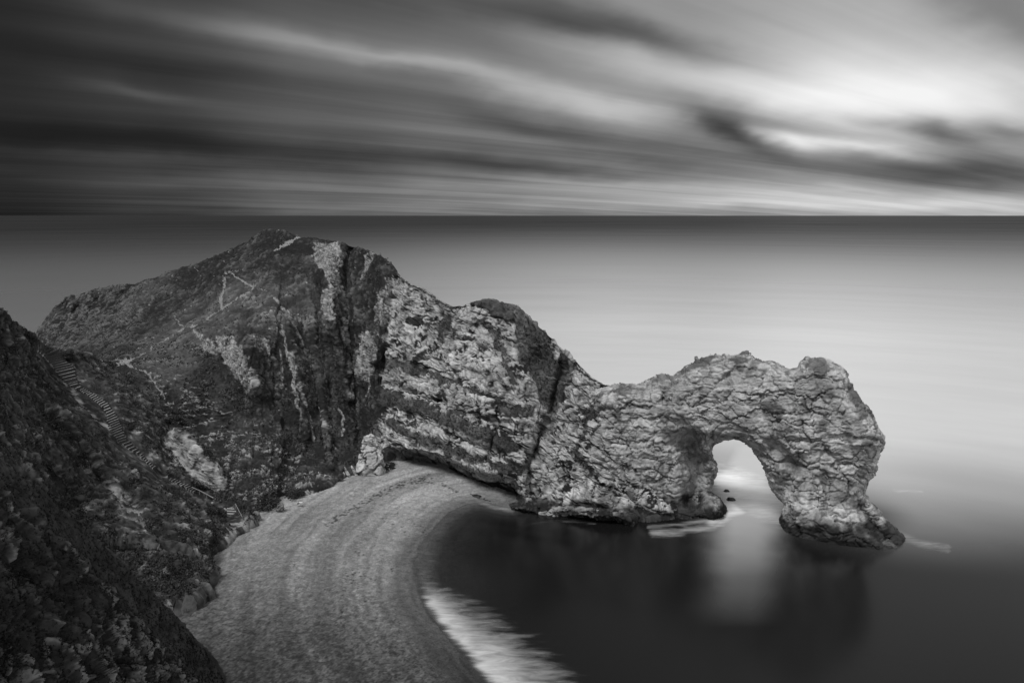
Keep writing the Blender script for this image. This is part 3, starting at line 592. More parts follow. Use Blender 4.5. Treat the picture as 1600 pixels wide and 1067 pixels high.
# scrub humps
f5, e5, r5 = voro(P0, 2.6, 105); f6, e6, r6 = voro(P0, 1.2, 106)
scrub = ss(g+.3*fbm(P0, 9, 2, 107), -.15, .25)*(1-bare_on)
disp += scrub*((.75-f5)*1.0*(r5 > .25)+(.7-f6)*.45)
disp = disp*(1-.93*np.clip(near*1.4, 0, 1))
B.P = P0+B.N*disp[..., None]
nx, ny = B.PX.shape
tag(mesh_obj('hillside', B.P, grid_faces(nx, ny, flip=nrm), M_LAND, {'alb': np.clip(alb*(1.05+.15*ss(B.PX, 120, 300)), .004, .6)}), 'dark scrubby hillside with bare chalky slips where the steps run down to the beach', kind='structure')

# ================================================================== NEAR SPUR (bottom left)
TOPC = [(-90, 655), (-40, 690), (0, 720), (30, 742), (60, 764), (90, 792), (120, 815), (150, 845), (180, 872), (205, 895), (230, 920), (255, 945), (280, 975), (300, 997), (320, 1016), (335, 1040), (348, 1066), (356, 1100), (362, 1140)]
BOTC = [(-90, 1180), (362, 1180)]
ctrlC = [(-90, 655, 'y', 76), (0, 720, 'y', 85), (60, 764, 'y', 89), (120, 815, 'y', 93), (180, 872, 'y', 97), (230, 920, 'y', 100), (280, 975, 'y', 103), (320, 1018, 'y', 106), (348, 1066, 'y', 107), (362, 1140, 'z', 1),
         (0, 780, 'y', 78), (60, 830, 'y', 83), (120, 880, 'y', 88), (180, 930, 'y', 93), (240, 990, 'y', 97), (290, 1040, 'y', 100), (0, 860, 'y', 68), (60, 900, 'y', 74), (120, 960, 'y', 79), (180, 1010, 'y', 85), (240, 1060, 'y', 91),
         (0, 960, 'y', 61), (60, 1000, 'y', 66), (120, 1060, 'y', 71), (0, 1060, 'y', 56), (-90, 800, 'y', 65), (-90, 1000, 'y', 50), (-90, 1180, 'y', 46), (0, 1180, 'y', 53), (120, 1180, 'y', 66), (240, 1180, 'y', 82), (330, 1180, 'z', 0)]
C_ = Sheet(TOPC, BOTC, -90, 362, 1.1, ctrlC, vstep=1.1, back_slope=.8, below=8, jag=5)
X, Y = C_.X, C_.Y
for pts, wdt, dep in [([(20, 800), (80, 850), (160, 920), (240, 1000)], 9, -1.0), ([(0, 900), (80, 960), (160, 1040)], 20, 2.), ([(150, 960), (175, 1010), (180, 1067)], 9, 2.), ([(120, 980), (140, 1067)], 8, -1.5), ([(60, 960), (75, 1067)], 10, -1.5), ([(200, 1000), (250, 1067)], 8, 1.2)]:
    C_.D = C_.D+line(X, Y, pts, wdt)*dep
C_.D += fbm(atY(X, Y, C_.D), 8, 3, 23)*.7
C_.finish(); P0 = C_.P
PXw, PYw = warp(C_.PX, C_.PY, P0, 20, 4, 41)
ar = lambda pts, soft=8: area(PXw, PYw, pts, soft)
cre = np.array(TOPC); topy = np.interp(C_.PX, cre[:, 0], cre[:, 1]); below_crest = C_.PY-topy
dcrest, _ = polyline_dist(C_.PX, C_.PY, TOPC)
g = fbm(P0, 3., 4, 120); g2 = fbm(P0, .9, 4, 121); g3 = fbm(P0, .35, 3, 122); rg = fbm(P0*np.array([1.4, 1, .45]), 2.0, 5, 123, .6, True)
dk, kk, rr = rock_relief(P0, .5, (0, -.5), (.6, 1, 1.3), seed=125, crackw=1.6)
rocky = ss(dcrest+g*12, 42, 62)
stony = np.clip(ar([(70, 830), (100, 850), (180, 920), (260, 985), (330, 1050), (340, 1100), (250, 1060), (170, 985), (140, 930), (80, 870)], 9)*.8+ar([(120, 960), (180, 960), (220, 1010), (260, 1067), (240, 1110), (100, 1110), (105, 1000)], 9)*.75
                + ar([(-10, 785), (25, 790), (22, 860), (-10, 900)], 6)*.8+ar([(-20, 1000), (20, 1040), (20, 1110), (-20, 1110)], 6)*.8+ar([(270, 1020), (345, 1067), (345, 1110), (260, 1090)], 8)*.6+ar([(50, 990), (75, 980), (110, 1067), (60, 1080)], 6)*.6, 0, 1)
on = ss(stony*.8+rr[1]*.5+g*.7+g2*.6-.1, .78, 1.0)*rocky
f6, e6, r6 = voro(P0, .55, 126)
alb = .018+.012*ss(g, -.3, .4)+.012*ss(g2, -.1, .5)+.016*(1-rocky)*(1+g)
alb = alb*(1-on)+on*np.maximum(.06+.07*rr[2]+.10*ss(rg, .2, .75)+.05*g2, .02)*(1-.8*kk)
rg5 = fbm(P0@np.array([[.6, 0, .3], [0, .8, 0], [.4, 0, .7]]), 4.2, 6, 128, .6, True); alb = alb+rocky*.03*ss(rg5, .45, .8)*ss(g2+g, 0, .6)
disp = rocky*(g*1.2+rg5*1.2+rg*.6+g2*.45+g3*.12+dk*.9+(.6-f6)*.22*(1-on))+(1-rocky)*(g*.45+g2*.22+g3*.09+rg*.25)
C_.P = P0+C_.N*disp[..., None]
nx, ny = C_.PX.shape
tag(mesh_obj('spur', C_.P, grid_faces(nx, ny, flip=nrm), M_LAND, {'alb': np.clip(alb*.48, .003, .5)}), 'dark grassy spur with a rocky face descending to the beach in the corner', kind='structure')

# ================================================================== BEACH
SHORE = [(795, 792), (755, 783), (725, 788), (700, 800), (680, 820), (662, 845), (650, 872), (648, 900), (652, 925), (668, 960), (700, 1000), (735, 1040), (775, 1090), (830, 1160), (900, 1250)]
SH = atZ(np.array([p[0] for p in SHORE]), np.array([p[1] for p in SHORE]))[:, :2]
def shore_signed(x, y):
    d, al = polyline_dist(x, y, [(SH[0, 0]+25, SH[0, 1]+60)]+[tuple(p) for p in SH]+[(SH[-1, 0]+5, 40)])
    poly = [(SH[0, 0]+25, SH[0, 1]+60)]+[tuple(p) for p in SH]+[(SH[-1, 0]+5, 40), (-300, 40), (-300, 300)]
    return np.where(inside(x, y, poly), d, -d)
xs = np.arange(-118, 34, .26); ys = np.arange(84, 236, .30); BX, BY = np.meshgrid(xs, ys, indexing='ij')
D = shore_signed(BX, BY); Z3 = np.stack([BX, BY, 0*BX], -1)
zb = np.where(D > 0, 3.0*(1-np.exp(-D/22))+.012*D, D*.075)
gb = fbm(Z3, 14, 3, 140); Dw = D+gb*1.3
zb += (.16*np.exp(-((Dw-8)/.8)**2)+.30*np.exp(-((Dw-15)/1.4)**2)+.30*np.exp(-((Dw-27)/2.2)**2))*(.5+.8*ss(fbm(Z3, 20, 2, 152), -.3, .3))
cusp = fbm(Z3, 2.2, 3, 141); zb += (D > 0)*((.07+.10*ss(D, 12, 24))*cusp+.09*fbm(Z3, .8, 3, 142)+.25*gb)
BP = np.stack([BX, BY, zb], -1); bpx, bpy_ = pix(BP)
bg1 = fbm(Z3, .9, 3, 143); bg2 = fbm(Z3, 5, 4, 144)
alb = .175+.03*gb+.035*bg2+.05*bg1
alb *= 1+.30*ss(-(bpy_), -830, -760)                                   # paler towards the head of the cove
coarse_vign = ss(bpy_*1.0-bpx*.16+bg2*22, 745, 980); alb *= 1-.68*coarse_vign  # vignette painted into the shingle colour, lower left; grain coarsens with it
alb *= 1-.28*ss(fbm(np.stack([Dw*1.0, BX*.06, BY*.06], -1), 2.2, 4, 149), -.1, .35)
alb *= 1-.30*np.exp(-((Dw-19)/2.0)**2)-.18*np.exp(-((Dw-30)/3.)**2)+.12*np.exp(-((Dw-23.5)/1.8)**2)+.10*np.exp(-((Dw-12.5)/1.5)**2)
wetb = 1-ss(Dw, 2.5, 6.5); alb = alb*(1-.45*wetb)
sx = bpx+bg2*5; sy = bpy_+bg1*3
fs_, es_, rs_ = voro(Z3*np.array([1, .8, 1]), .62, 150); grain = (rs_-.5)*(.24+.5*coarse_vign)-(1-ss(es_, 0, .2))*.35*(.4+coarse_vign); alb = alb*(1+grain*ss(D, 3, 8)); BP[..., 2] += (.5-fs_)*.10*(.3+coarse_vign)*ss(D, 3, 8)
weedm = np.maximum(np.maximum(line(sx, sy, [(512, 818), (550, 795), (580, 778), (620, 760), (672, 745)], 5), line(sx, sy, [(560, 800), (600, 790)], 4)*.5), line(sx, sy, [(640, 752), (690, 756), (715, 770)], 3)*.7)
trail = np.zeros_like(D)
for pts in [[(545, 862), (600, 872), (615, 890)], [(540, 890), (535, 960), (540, 1010), (560, 1067)], [(545, 900), (575, 940), (600, 980), (628, 1030), (640, 1067)], [(540, 890), (585, 905)], [(590, 1067), (640, 1050), (700, 1030)], [(610, 800), (660, 825), (668, 835)], [(600, 812), (640, 830)]]:
    trail = np.maximum(trail, line(sx, sy, pts, 4))
ft, et, rt2 = voro(Z3*np.array([1, .75, 1]), .85, 145)
dots = (1-ss(ft, .22, .36))*ss(rt2, .2, .3)
alb = alb*(1-.75*dots*ss(trail, .2, .5))*(1-.75*ss(weedm+bg1*.45, .38, .62)*(1-ss(ft, .35, .6)))
debris = ss(fbm(Z3, .5, 2, 146)+.5*bg2, .5, .65); alb *= 1-.45*debris
zb2 = BP[..., 2]-.07*dots*ss(trail, .25, .6); BP[..., 2] = zb2
beach = mesh_obj('beach', BP, grid_faces(len(xs), len(ys)), M_BEACH, {'alb': np.clip(alb, .02, .5)})
tag(beach, 'curved grey shingle beach with strandlines and footprints round the cove', kind='structure')

# ================================================================== SEA
def seq(*parts): return np.unique(np.concatenate([np.arange(a, b, s) for a, b, s in parts]))
sxp = seq((-9000, -1000, 500), (-1000, 560, 60), (560, 1640, 2.), (1640, 2600, 60), (2600, 11000, 500))
syp = np.concatenate([[337.03, 337.2, 337.6, 338.5], np.arange(340, 730, 5.), np.arange(730, 1075, 1.8), np.arange(1075, 1500, 12.)])
SX, SY = np.meshgrid(sxp, syp, indexing='ij'); SP = atZ(SX, SY)
Ds = shore_signed(SP[..., 0], SP[..., 1])
# shallows: how much of the bed shows
milk_n = fbm(SP, 9, 3, 160); fine = fbm(SP*np.array([.45, 1.6, 1]), 2.2, 4, 161)
shal = np.exp(np.minimum(Ds, 0)/9.)*ss(Ds, -34, -14)*(SY > 770)
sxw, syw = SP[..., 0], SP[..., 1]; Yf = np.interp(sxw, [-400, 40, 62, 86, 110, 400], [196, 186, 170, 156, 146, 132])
milk_sheen_w = ss(syw-Yf+fbm(SP, 60, 2, 165)*12, -6, 120)*np.clip(.30+.70*ss(np.degrees(np.arctan2(sxw, syw)), -24, 8), 0, 1)  # open water painted paler: part milky surge, part stand-in for reflected sky
gap = np.exp(-(np.maximum(np.abs(SX-1168+(SY-800)*.08+milk_n*8)-14, 0)/38)**2)*np.interp(SY, [600, 700, 790, 840, 900, 980], [0, .9, .75, .42, .15, 0]); milk_sheen_w = np.maximum(milk_sheen_w, gap)  # pale column painted on the water in place of the arch opening's reflection
wx_, wy_ = SX+milk_n*12, SY+milk_n*5
foam = np.zeros_like(SX)
_, al = polyline_dist(SX, SY, [(655, 880), (662, 930), (690, 975), (725, 1030), (775, 1090), (830, 1160)])
ed = fbm(SP*np.array([.35, 1.3, 1]), 2.4, 4, 166)                    # ragged outer edge of the wash
u = -Ds; Wd = np.interp(al, [0, .12, .35, .65, 1], [2.2, 4.5, 9.5, 13, 15])*(1+.30*ed)
foam = (1-ss(u, Wd*.0, Wd*1.3))*ss(u, -.9, 1.5+2.*(ed+.5))*(.26+.74*ss(al, .0, .28))*ss(SY, 785, 850)*.98
foam = np.maximum(foam, .26*np.exp(-((Ds+1.5+milk_n*2)/3.2)**2)*(SY > 785))
foam = np.maximum(foam, line(wx_, wy_, [(655, 860), (662, 900)], 12)*.30)
foam = np.maximum(foam, line(wx_, wy_, [(715, 770), (745, 783), (775, 793), (800, 797)], 5)*.55)
foam = np.maximum(foam, line(wx_, wy_, [(1130, 752), (1160, 765), (1200, 782), (1225, 792)], 24)*1.0)
foam = np.maximum(foam, line(wx_, wy_, [(1135, 775), (1150, 795), (1110, 815)], 10)*.6)
foam = np.maximum(foam, line(wx_, wy_, [(1150, 800), (1115, 822), (1060, 832), (1020, 833)], 6)*.5)
foam = np.maximum(foam, line(wx_, wy_, [(1015, 824), (1080, 818), (1120, 808)], 4)*.35)
foam = np.maximum(foam, line(wx_, wy_, [(1405, 835), (1440, 850), (1480, 856)], 7)*.30)
foam = np.maximum(foam, line(wx_, wy_, [(1395, 765), (1440, 768)], 3)*.22)
foam = np.maximum(foam, line(wx_, wy_, [(820, 820), (870, 812), (930, 818)], 3)*.16)
weed_bed = np.zeros_like(SX)
for pts, wd, a_ in [([(770, 815), (820, 822), (880, 832)], 6, 1), ([(745, 830), (790, 832), (850, 842), (900, 850)], 6, 1), ([(800, 795), (850, 803)], 4, .5), ([(815, 890), (840, 895)], 9, .45), ([(870, 915), (900, 930)], 10, .25)]:
    weed_bed = np.maximum(weed_bed, line(wx_, wy_, pts, wd)*a_)
M_SEA, t = mat_new('long_exposure_sea'); pos = t.n('ShaderNodeNewGeometry').outputs['Position']
spx = t.n('ShaderNodeSeparateXYZ'); t.nt.links.new(pos, spx.inputs[0]); yy = spx.outputs[1]; xx = spx.outputs[0]
dist = t.m('POWER', t.m('ADD', t.m('MULTIPLY', xx, xx), t.m('MULTIPLY', yy, yy)), .5)
ld = t.m('LOGARITHM', dist, 10.)
st = t.noise(t.comb(t.m('MULTIPLY', t.m('DIVIDE', xx, dist), 2.), t.m('MULTIPLY', ld, 16.), 0.), 2.2, 5, .6)
farm = t.mr(ld, 2.55, 3.35, 0., 1.)                     # wind-ruffled far water
farm = t.m('MULTIPLY', farm, t.mr(st, .2, .75, .92, 1.0))
fo = t.attr('foam'); shl = t.attr('shallow'); wd_ = t.attr('bedweed')
swirl = t.noise(t.mapping(pos, rot=(0, 0, .5), scale=(.22, 1.2, 1)), 1.3, 6, .68, .6)
fn_ = t.noise(t.mapping(pos, rot=(0, 0, .30), scale=(.16, .62, 1)), 1.1, 8, .62, .9)
foamv = t.m('MULTIPLY', t.mr(t.m('ADD', fo, t.m('MULTIPLY', t.m('SUBTRACT', fn_, .5), .8)), .0, 1.25, 0., 1.), t.mr(fo, .02, .22))
dif = t.n('ShaderNodeBsdfDiffuse')
sea_alb = t.m('ADD', t.m('ADD', .004, t.m('MULTIPLY', t.attr('milk_and_sheen'), t.m('MULTIPLY', t.m('POWER', t.mr(ld, 4.0, 2.72, .0, 1., False), 2.6), t.mr(st, .2, .8, .41, .455)))), t.m('MULTIPLY', foamv, .42))
sea_alb = t.m('MULTIPLY', sea_alb, t.m('SUBTRACT', 1., t.m('MULTIPLY', wd_, .6)))
t.nt.links.new(t.comb(sea_alb, sea_alb, sea_alb), dif.inputs[0])
trn = t.n('ShaderNodeBsdfTransparent'); tv = t.mr(shl, 0., 1., .45, .90, False); t.nt.links.new(t.comb(tv, tv, tv), trn.inputs[0])
body = t.n('ShaderNodeMixShader'); t.put(body.inputs[0], t.m('MULTIPLY', shl, t.m('SUBTRACT', 1., foamv)))
t.nt.links.new(dif.outputs[0], body.inputs[1]); t.nt.links.new(trn.outputs[0], body.inputs[2])
gl = t.n('ShaderNodeBsdfGlossy'); gl.inputs[0].default_value = (1, 1, 1, 1)
t.put(gl.inputs['Roughness'], t.mr(ld, 2.3, 3.3, .20, .30))
bpn = t.n('ShaderNodeBump'); bpn.inputs['Strength'].default_value = .0; bpn.inputs['Distance'].default_value = .5
t.nt.links.new(t.noise(t.mapping(pos, scale=(.5, 1.4, 1)), .5, 3, .5), bpn.inputs['Height']); t.nt.links.new(bpn.outputs[0], gl.inputs['Normal'])
fr = t.n('ShaderNodeFresnel'); fr.inputs[0].default_value = 1.34
fac = t.m('MULTIPLY', fr.outputs[0], t.m('SUBTRACT', 1., t.m('MULTIPLY', farm, .90)))
fac = t.m('MULTIPLY', fac, t.m('SUBTRACT', 1., t.m('MULTIPLY', foamv, .8)), clamp=True)
mx = t.n('ShaderNodeMixShader'); t.put(mx.inputs[0], fac); t.nt.links.new(body.outputs[0], mx.inputs[1]); t.nt.links.new(gl.outputs[0], mx.inputs[2])
o = t.n('ShaderNodeOutputMaterial'); t.nt.links.new(mx.outputs[0], o.inputs[0])
sea = mesh_obj('sea', SP, grid_faces(len(sxp), len(syp), flip=True), M_SEA, {'foam': foam, 'shallow': shal, 'bedweed': weed_bed, 'milk_and_sheen': milk_sheen_w})
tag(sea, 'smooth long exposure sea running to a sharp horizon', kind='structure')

# ================================================================== ROCKS THAT STAND ALONE
def boulder(name, label, px, py, wpx, hpx, dep=.8, top=.6, lean=0., alb=.3, seed=1, zb=0., cat='rock', group=None, size=None, power=4., rot=0., flat=0.):
    """solid irregular rock: px, py of the middle of its foot; width and height as seen"""
    base = atZ(px, py, zb); dist = math.hypot(base[0], base[1]); mpp = math.sqrt(dist*dist+(HCAM-zb)**2)/F_PX
    W = wpx*mpp/2; H = hpx*mpp*1.03; Dp = W*dep; n = 56 if wpx < 40 else 110; m_ = int(n*1.6)
    th = np.linspace(-math.pi/2, math.pi/2, n); ph = np.linspace(0, 2*math.pi, m_, endpoint=False); TH, PH = np.meshgrid(th, ph, indexing='ij')
    sg = lambda v, p: np.sign(v)*np.abs(v)**(2/p)
    cz = (np.sin(TH)+1)/2; rr_ = sg(np.cos(TH), power)*(1-(1-top)*cz)
    x = W*rr_*sg(np.cos(PH), power)+lean*H*cz; y = Dp*rr_*sg(np.sin(PH), power)+H*.25*cz; z = H*(cz*1.25-.25)
    cr_, sr_ = math.cos(rot), math.sin(rot); P = np.stack([x*cr_-y*sr_, x*sr_+y*cr_, z], -1)
    off = np.array([base[0], base[1]+Dp*.8, zb]); sz = size or max(.2, W*.45)
    d, k, (a, b, c) = rock_relief(P+off+seed*13.7, sz, (0, .3), (1, 1, .8), seed=seed+200, crackw=1.1)
    N = -normals(P); 
    if ((P-P.mean((0, 1)))*N).sum(-1).mean() < 0: N = -N
    P = P+N*np.clip(d*.8, -W*.3, W*.3)[..., None]
    idx = np.arange(n*m_).reshape(n, m_); nxt = np.roll(idx, -1, 1)
    q = np.stack([idx[:-1], nxt[:-1], nxt[1:], idx[1:]], -1).reshape(-1, 4)
    al = np.maximum(alb*(1+.3*(a-.5)+.35*(b-.5)+.4*fbm(P+off, .8, 3, 7)), .03)*(1-.75*k)
    o = mesh_obj(name, P, q, M_ROCK, {'alb': al}); o.location = off
    return tag(o, label, cat, group)
boulder('rock_pinnacle', 'tall pale wedge shaped rock at the head of the beach against the dark cliff', 578, 739, 42, 50, .6, .38, -.08, .27, 1, 3.6, 'rock', size=1.2, power=4.5)
boulder('rock_ledge', 'long low rock ledge lying in the water under the cliff', 915, 812, 150, 15, .10, .85, 0, .17, 2, -.6, 'rock ledge', size=.7, rot=-.12)
boulder('sea_rock', 'small dark rock breaking the white water inside the arch', 1136, 769, 9, 2.5, .5, .5, 0, .05, 3, -.1, 'rock')
boulder('sea_rock', 'flat dark rock awash beside the foot of the inner arch leg', 1143, 783, 14, 3, .5, .6, 0, .05, 4, -.1, 'rock')
boulder('fallen_slab', 'bright slab leaning at the back of the beach, widest of the pale slabs', 512, 752, 13, 9, .5, .5, -.5, .36, 5, 3.4, 'slab')
boulder('fallen_slab', 'narrow bright slab just left of the widest pale slab', 502, 749, 7, 10, .6, .4, -.5, .30, 6, 3.4, 'slab')
boulder('fallen_slab', 'thin pale slab standing next to the dark boulder near the pinnacle', 545, 742, 6, 11, .6, .4, -.6, .30, 7, 3.5, 'slab')
boulder('fallen_slab', 'thin pale slab leaning at the left foot of the pinnacle', 556, 740, 6, 12, .6, .4, -.6, .28, 8, 3.5, 'slab')
boulder('boulder', 'dark round boulder among the pale slabs at the cliff foot', 530, 750, 12, 9, .8, .7, 0, .05, 9, 3.4, 'boulder')
boulder('boulder', 'grey boulder beside the bottom flight of beach steps', 394, 816, 17, 11, .8, .7, 0, .10, 10, 3.4, 'boulder')
boulder('boulder', 'small grey boulder at the edge of the scrub right of the beach steps', 436, 798, 12, 9, .8, .6, .1, .12, 11, 3.4, 'boulder')
boulder('driftwood_log', 'short bleached log lying at the foot of the slabby slope', 468, 788, 9, 2.6, .35, .9, 0, .45, 12, 3.5, 'driftwood')
boulder('sea_stack_foot', 'low dark wedge of rock at the right toe of the outer arch leg', 1392, 861, 36, 17, .5, .45, -.3, .07, 13, -.5, 'rock')
boulder('boulder', 'dark low boulder at the waterline under the inner arch leg', 1108, 806, 36, 17, .5, .7, -.1, .07, 14, -.5, 'boulder', size=.7)
# ================================================================== STEPS
M_WOOD = plain_material('weathered_timber', .16, .4, 2., .3); M_TREAD = plain_material('gravel_tread', .18, .5, 3., .3); M_POST = plain_material('dark_post', .03, .4, 4., .3)
def box_between(a, b, fwd, depth, hgt, z0, lift=0.):
    """level box from a to b, running depth along fwd"""
    z = z0; v = []
    for zz_ in (z-hgt, z):
        for p, f in ((a, 0), (b, 0), (b, 1), (a, 1)): v.append((p[0]+fwd[0]*depth*f, p[1]+fwd[1]*depth*f, zz_))
    q = [(0, 3, 2, 1), (4, 5, 6, 7), (0, 1, 5, 4), (1, 2, 6, 5), (2, 3, 7, 6), (3, 0, 4, 7)]
    return np.array(v), np.array(q)
def staircase(label, edge, counts, treadc=None):
    """edge: list of ((px, py) left, (px, py) right); counts: steps in each stretch"""
    pts = []
    for k, n in enumerate(counts):
        (l0, r0), (l1, r1_) = edge[k], edge[k+1]
        for i in range(n):
            t_ = i/n; l = [l0[j]+(l1[j]-l0[j])*t_ for j in (0, 1)]; r = [r0[j]+(r1_[j]-r0[j])*t_ for j in (0, 1)]
            pts.append((B.at(*l), B.at(*r)))
    mid = [(a+b)/2 for a, b in pts]
    zs = [m[2] for m in mid]
    for i in range(1, len(zs)): zs[i] = min(zs[i], zs[i-1]-.10)
    root = bpy.data.objects.new('staircase', None); scn.collection.objects.link(root); root.location = mid[-1]; tag(root, label, 'steps')
    org = np.array(mid[-1])
    for i, (a, b) in enumerate(pts):
        j = min(i+1, len(pts)-1); k = max(i-1, 0); f = (mid[j]-mid[k])[:2]; f = f/max(np.linalg.norm(f), 1e-6)
        run = np.linalg.norm((mid[j]-mid[k])[:2])/max(j-k, 1)
        w_ = (b-a)[:2]; L = np.linalg.norm(w_); w_ = w_/max(L, 1e-6)
        jit = RNG.uniform(-.35, .25, 2); a2 = a.copy(); b2 = b.copy(); a2[:2] -= w_*(max(0, 1.0-L)/2+jit[0]); b2[:2] += w_*(max(0, 1.0-L)/2+jit[1])
        z0 = zs[i]+.34
        vt, qt = box_between(a2, b2, f, run*.80, .5, z0)
        vr, qr = box_between(a2-np.array([*(w_*.06), 0]), b2+np.array([*(w_*.06), 0]), f, run*.30, .62, z0+.05)
        vr[:, :2] += f*run*.68
        st_ = mesh_obj('step', vt-org, qt, M_TREAD, smooth=False, parent=root)
        mesh_obj('riser', vr-org, qr, M_POST, smooth=False, parent=st_)
    return root
staircase('long timber edged flight of steps winding down the hillside from the saddle', [((54, 546), (70, 548)), ((68, 557), (94, 556)), ((78, 568), (102, 567)), ((88, 581), (114, 580)), ((99, 595), (118, 594)), ((109, 603), (121, 602)), ((117, 608), (124, 606)), ((136, 618), (143, 616)),
           ((150, 630), (160, 627)), ((161, 638), (170, 635)), ((165, 650), (178, 647)), ((167, 660), (185, 659)), ((174, 677), (191, 676)), ((184, 691), (197, 690)), ((200, 702), (207, 701)), ((216, 713), (220, 712)), ((240, 734.5), (244, 734))],
          [3, 4, 4, 3, 3, 1, 6, 5, 3, 3, 3, 5, 4, 3, 3, 8])
staircase('short narrow pale flight of steps halfway down the lower slope', [((263, 751), (268, 750)), ((286, 762), (292, 760)), ((302, 773), (308, 771))], [6, 5])
sB = staircase('bottom flight of seven broad steps ending on the shingle beach', [((353, 797), (367, 796)), ((358, 818), (376, 817))], [7])
def beam(p0, p1, r, name, mat, parent, sides=6):
    p0, p1 = np.array(p0, float), np.array(p1, float); d_ = p1-p0; d_ /= np.linalg.norm(d_); u_ = np.cross(d_, [0.3, .9, .2]); u_ /= np.linalg.norm(u_); v_ = np.cross(d_, u_)
    vs = [p+r*(u_*math.cos(a)+v_*math.sin(a)) for p in (p0, p1) for a in np.linspace(0, 2*math.pi, sides, endpoint=False)]
    me = bpy.data.meshes.new(name); me.from_pydata([tuple(v) for v in vs], [], [(i, (i+1) % sides, sides+(i+1) % sides, sides+i) for i in range(sides)]+[tuple(range(sides))[::-1], tuple(range(sides, 2*sides))]); me.materials.append(mat)
    o = bpy.data.objects.new(name, me); scn.collection.objects.link(o)
    if parent is not None: o.parent = parent
    return o
org = np.array(sB.location); h0 = B.at(368.5, 796)-org; h1 = B.at(378, 818)-org
for i in range(3):
    p = h0+(h1-h0)*i/2; beam(p-[0, 0, .5], p+[0, 0, 1.3], .07, 'post', M_WOOD, sB)
beam(h0+[0, 0, 1.25], h1+[0, 0, 1.25], .07, 'handrail', M_WOOD, sB)
# pale hand rail running from the narrow flight to the landing
rl_ = bpy.data.objects.new('handrail_run', None); scn.collection.objects.link(rl_); tag(rl_, 'long pale wooden handrail sloping down the scrub to the beach steps', 'handrail')
pp = [B.at(x_, y_) for x_, y_ in [(300, 768), (312, 773), (323, 779), (334, 785), (345, 790)]]; rl_.location = pp[-1]; og = np.array(pp[-1])
for p in pp: beam(p-og-[0, 0, .4], p-og+[0, 0, 1.1], .08, 'post', M_WOOD, rl_)
for a, b in zip(pp[:-1], pp[1:]): beam(a-og+[0, 0, 1.1], b-og+[0, 0, 1.1], .13, 'rail', M_WOOD, rl_)
def post(sheet, px, py, h, label, r=.11, arm=None):
    p = sheet.at(px, py); root = bpy.data.objects.new('fence_post', None); scn.collection.objects.link(root); root.location = p; tag(root, label, 'post')
    beam((0, 0, -.6), (0, 0, h), r, 'upright', M_POST, root)
    if arm == 'sign':
        v, q_ = box_between(np.array([-.45, -.12, 0]), np.array([.45, -.12, 0]), np.array([0, -1.]), .06, .4, h); mesh_obj('sign_board', v, q_, M_POST, smooth=False, parent=root)
    elif arm: beam((0, 0, h*.8), arm, .07, 'rail', M_POST, root)
    else: beam((0, 0, h), (0, 0, h+.08), r*1.35, 'cap', M_POST, root)
    return root
post(A, 169, 569, 1.7, 'dark sign post standing on the pale path at the saddle', .13, 'sign')
post(A, 163, 567, 1.5, 'dark wooden post just left of the sign post on the saddle')
post(A, 176, 563, 1.1, 'short dark post at the right edge of the saddle path')
post(A, 152, 571, 1.5, 'dark post with a low side rail at the left end of the saddle path', .11, (2.2, .4, .2))
post(B, 77, 549, 1.7, 'lone dark post at the very top of the long steps')

# ================================================================== SCRUB (leafy ground cover nobody could count) and single bushes
def leaf_material(name, lo, hi):
    m, t = mat_new(name); rnd = t.n('ShaderNodeNewGeometry').outputs['Random Per Island']; a = t.mr(rnd, 0, 1, lo, hi, False)
    pos = t.n('ShaderNodeNewGeometry').outputs['Position']; a = t.m('MULTIPLY', a, t.mr(t.noise(pos, .25, 3), .3, .7, .6, 1.4))
    b = t.n('ShaderNodeBsdfDiffuse'); t.nt.links.new(t.comb(a, a, a), b.inputs[0]); o = t.n('ShaderNodeOutputMaterial'); t.nt.links.new(b.outputs[0], o.inputs[0]); return m
M_LEAF = leaf_material('heath_leaves', .014, .052); M_LEAFD = leaf_material('dark_heath_leaves', .005, .018)
def leaves(cent, Nn, spread, size, per):
    n = len(cent)*per; c = np.repeat(cent, per, 0); nn = np.repeat(Nn, per, 0); sp_ = np.repeat(spread, per)[:, None]
    off = RNG.normal(size=(n, 3)); off /= np.linalg.norm(off, axis=1, keepdims=True); off = off*RNG.uniform(.3, 1, (n, 1))**.5
    side = (off*nn).sum(1, keepdims=True); off = np.where(side < 0, off-1.8*side*nn, off)
    p = c+off*sp_; u_ = RNG.normal(size=(n, 3)); u_ /= np.linalg.norm(u_, axis=1, keepdims=True); v_ = np.cross(u_, RNG.normal(size=(n, 3))); v_ /= np.linalg.norm(v_, axis=1, keepdims=True)
    s_ = (np.repeat(size, per)*RNG.uniform(.6, 1.3, n))[:, None]
    V = np.stack([p-u_*s_*.5, p+v_*s_*.45, p+u_*s_*.7, p-v_*s_*.35], 1); return V.reshape(-1, 3), np.arange(n*4).reshape(-1, 4)
def scatter(sheet, wmask, n, per, s0, s1, name, label, mat):
    w_ = (wmask).ravel(); w_ = w_/w_.sum(); i = RNG.choice(len(w_), n, p=w_); c = sheet.P.reshape(-1, 3)[i]; nn = sheet.N.reshape(-1, 3)[i]
    sp_ = RNG.uniform(s0, s1, n); V, q = leaves(c, nn, sp_, sp_*.75, per)
    return tag(mesh_obj(name, V, q, mat, smooth=False), label, kind='stuff')
fr_ = np.zeros_like(B.PX); fr_[:, B.i0:B.i0+B.ny] = 1; fr_[:, max(B.i0-6, 0):B.i0] = 1
cl = ss(fbm(B.P, 6, 3, 300)+.5*fbm(B.P, 1.8, 3, 301), -.1, .3)
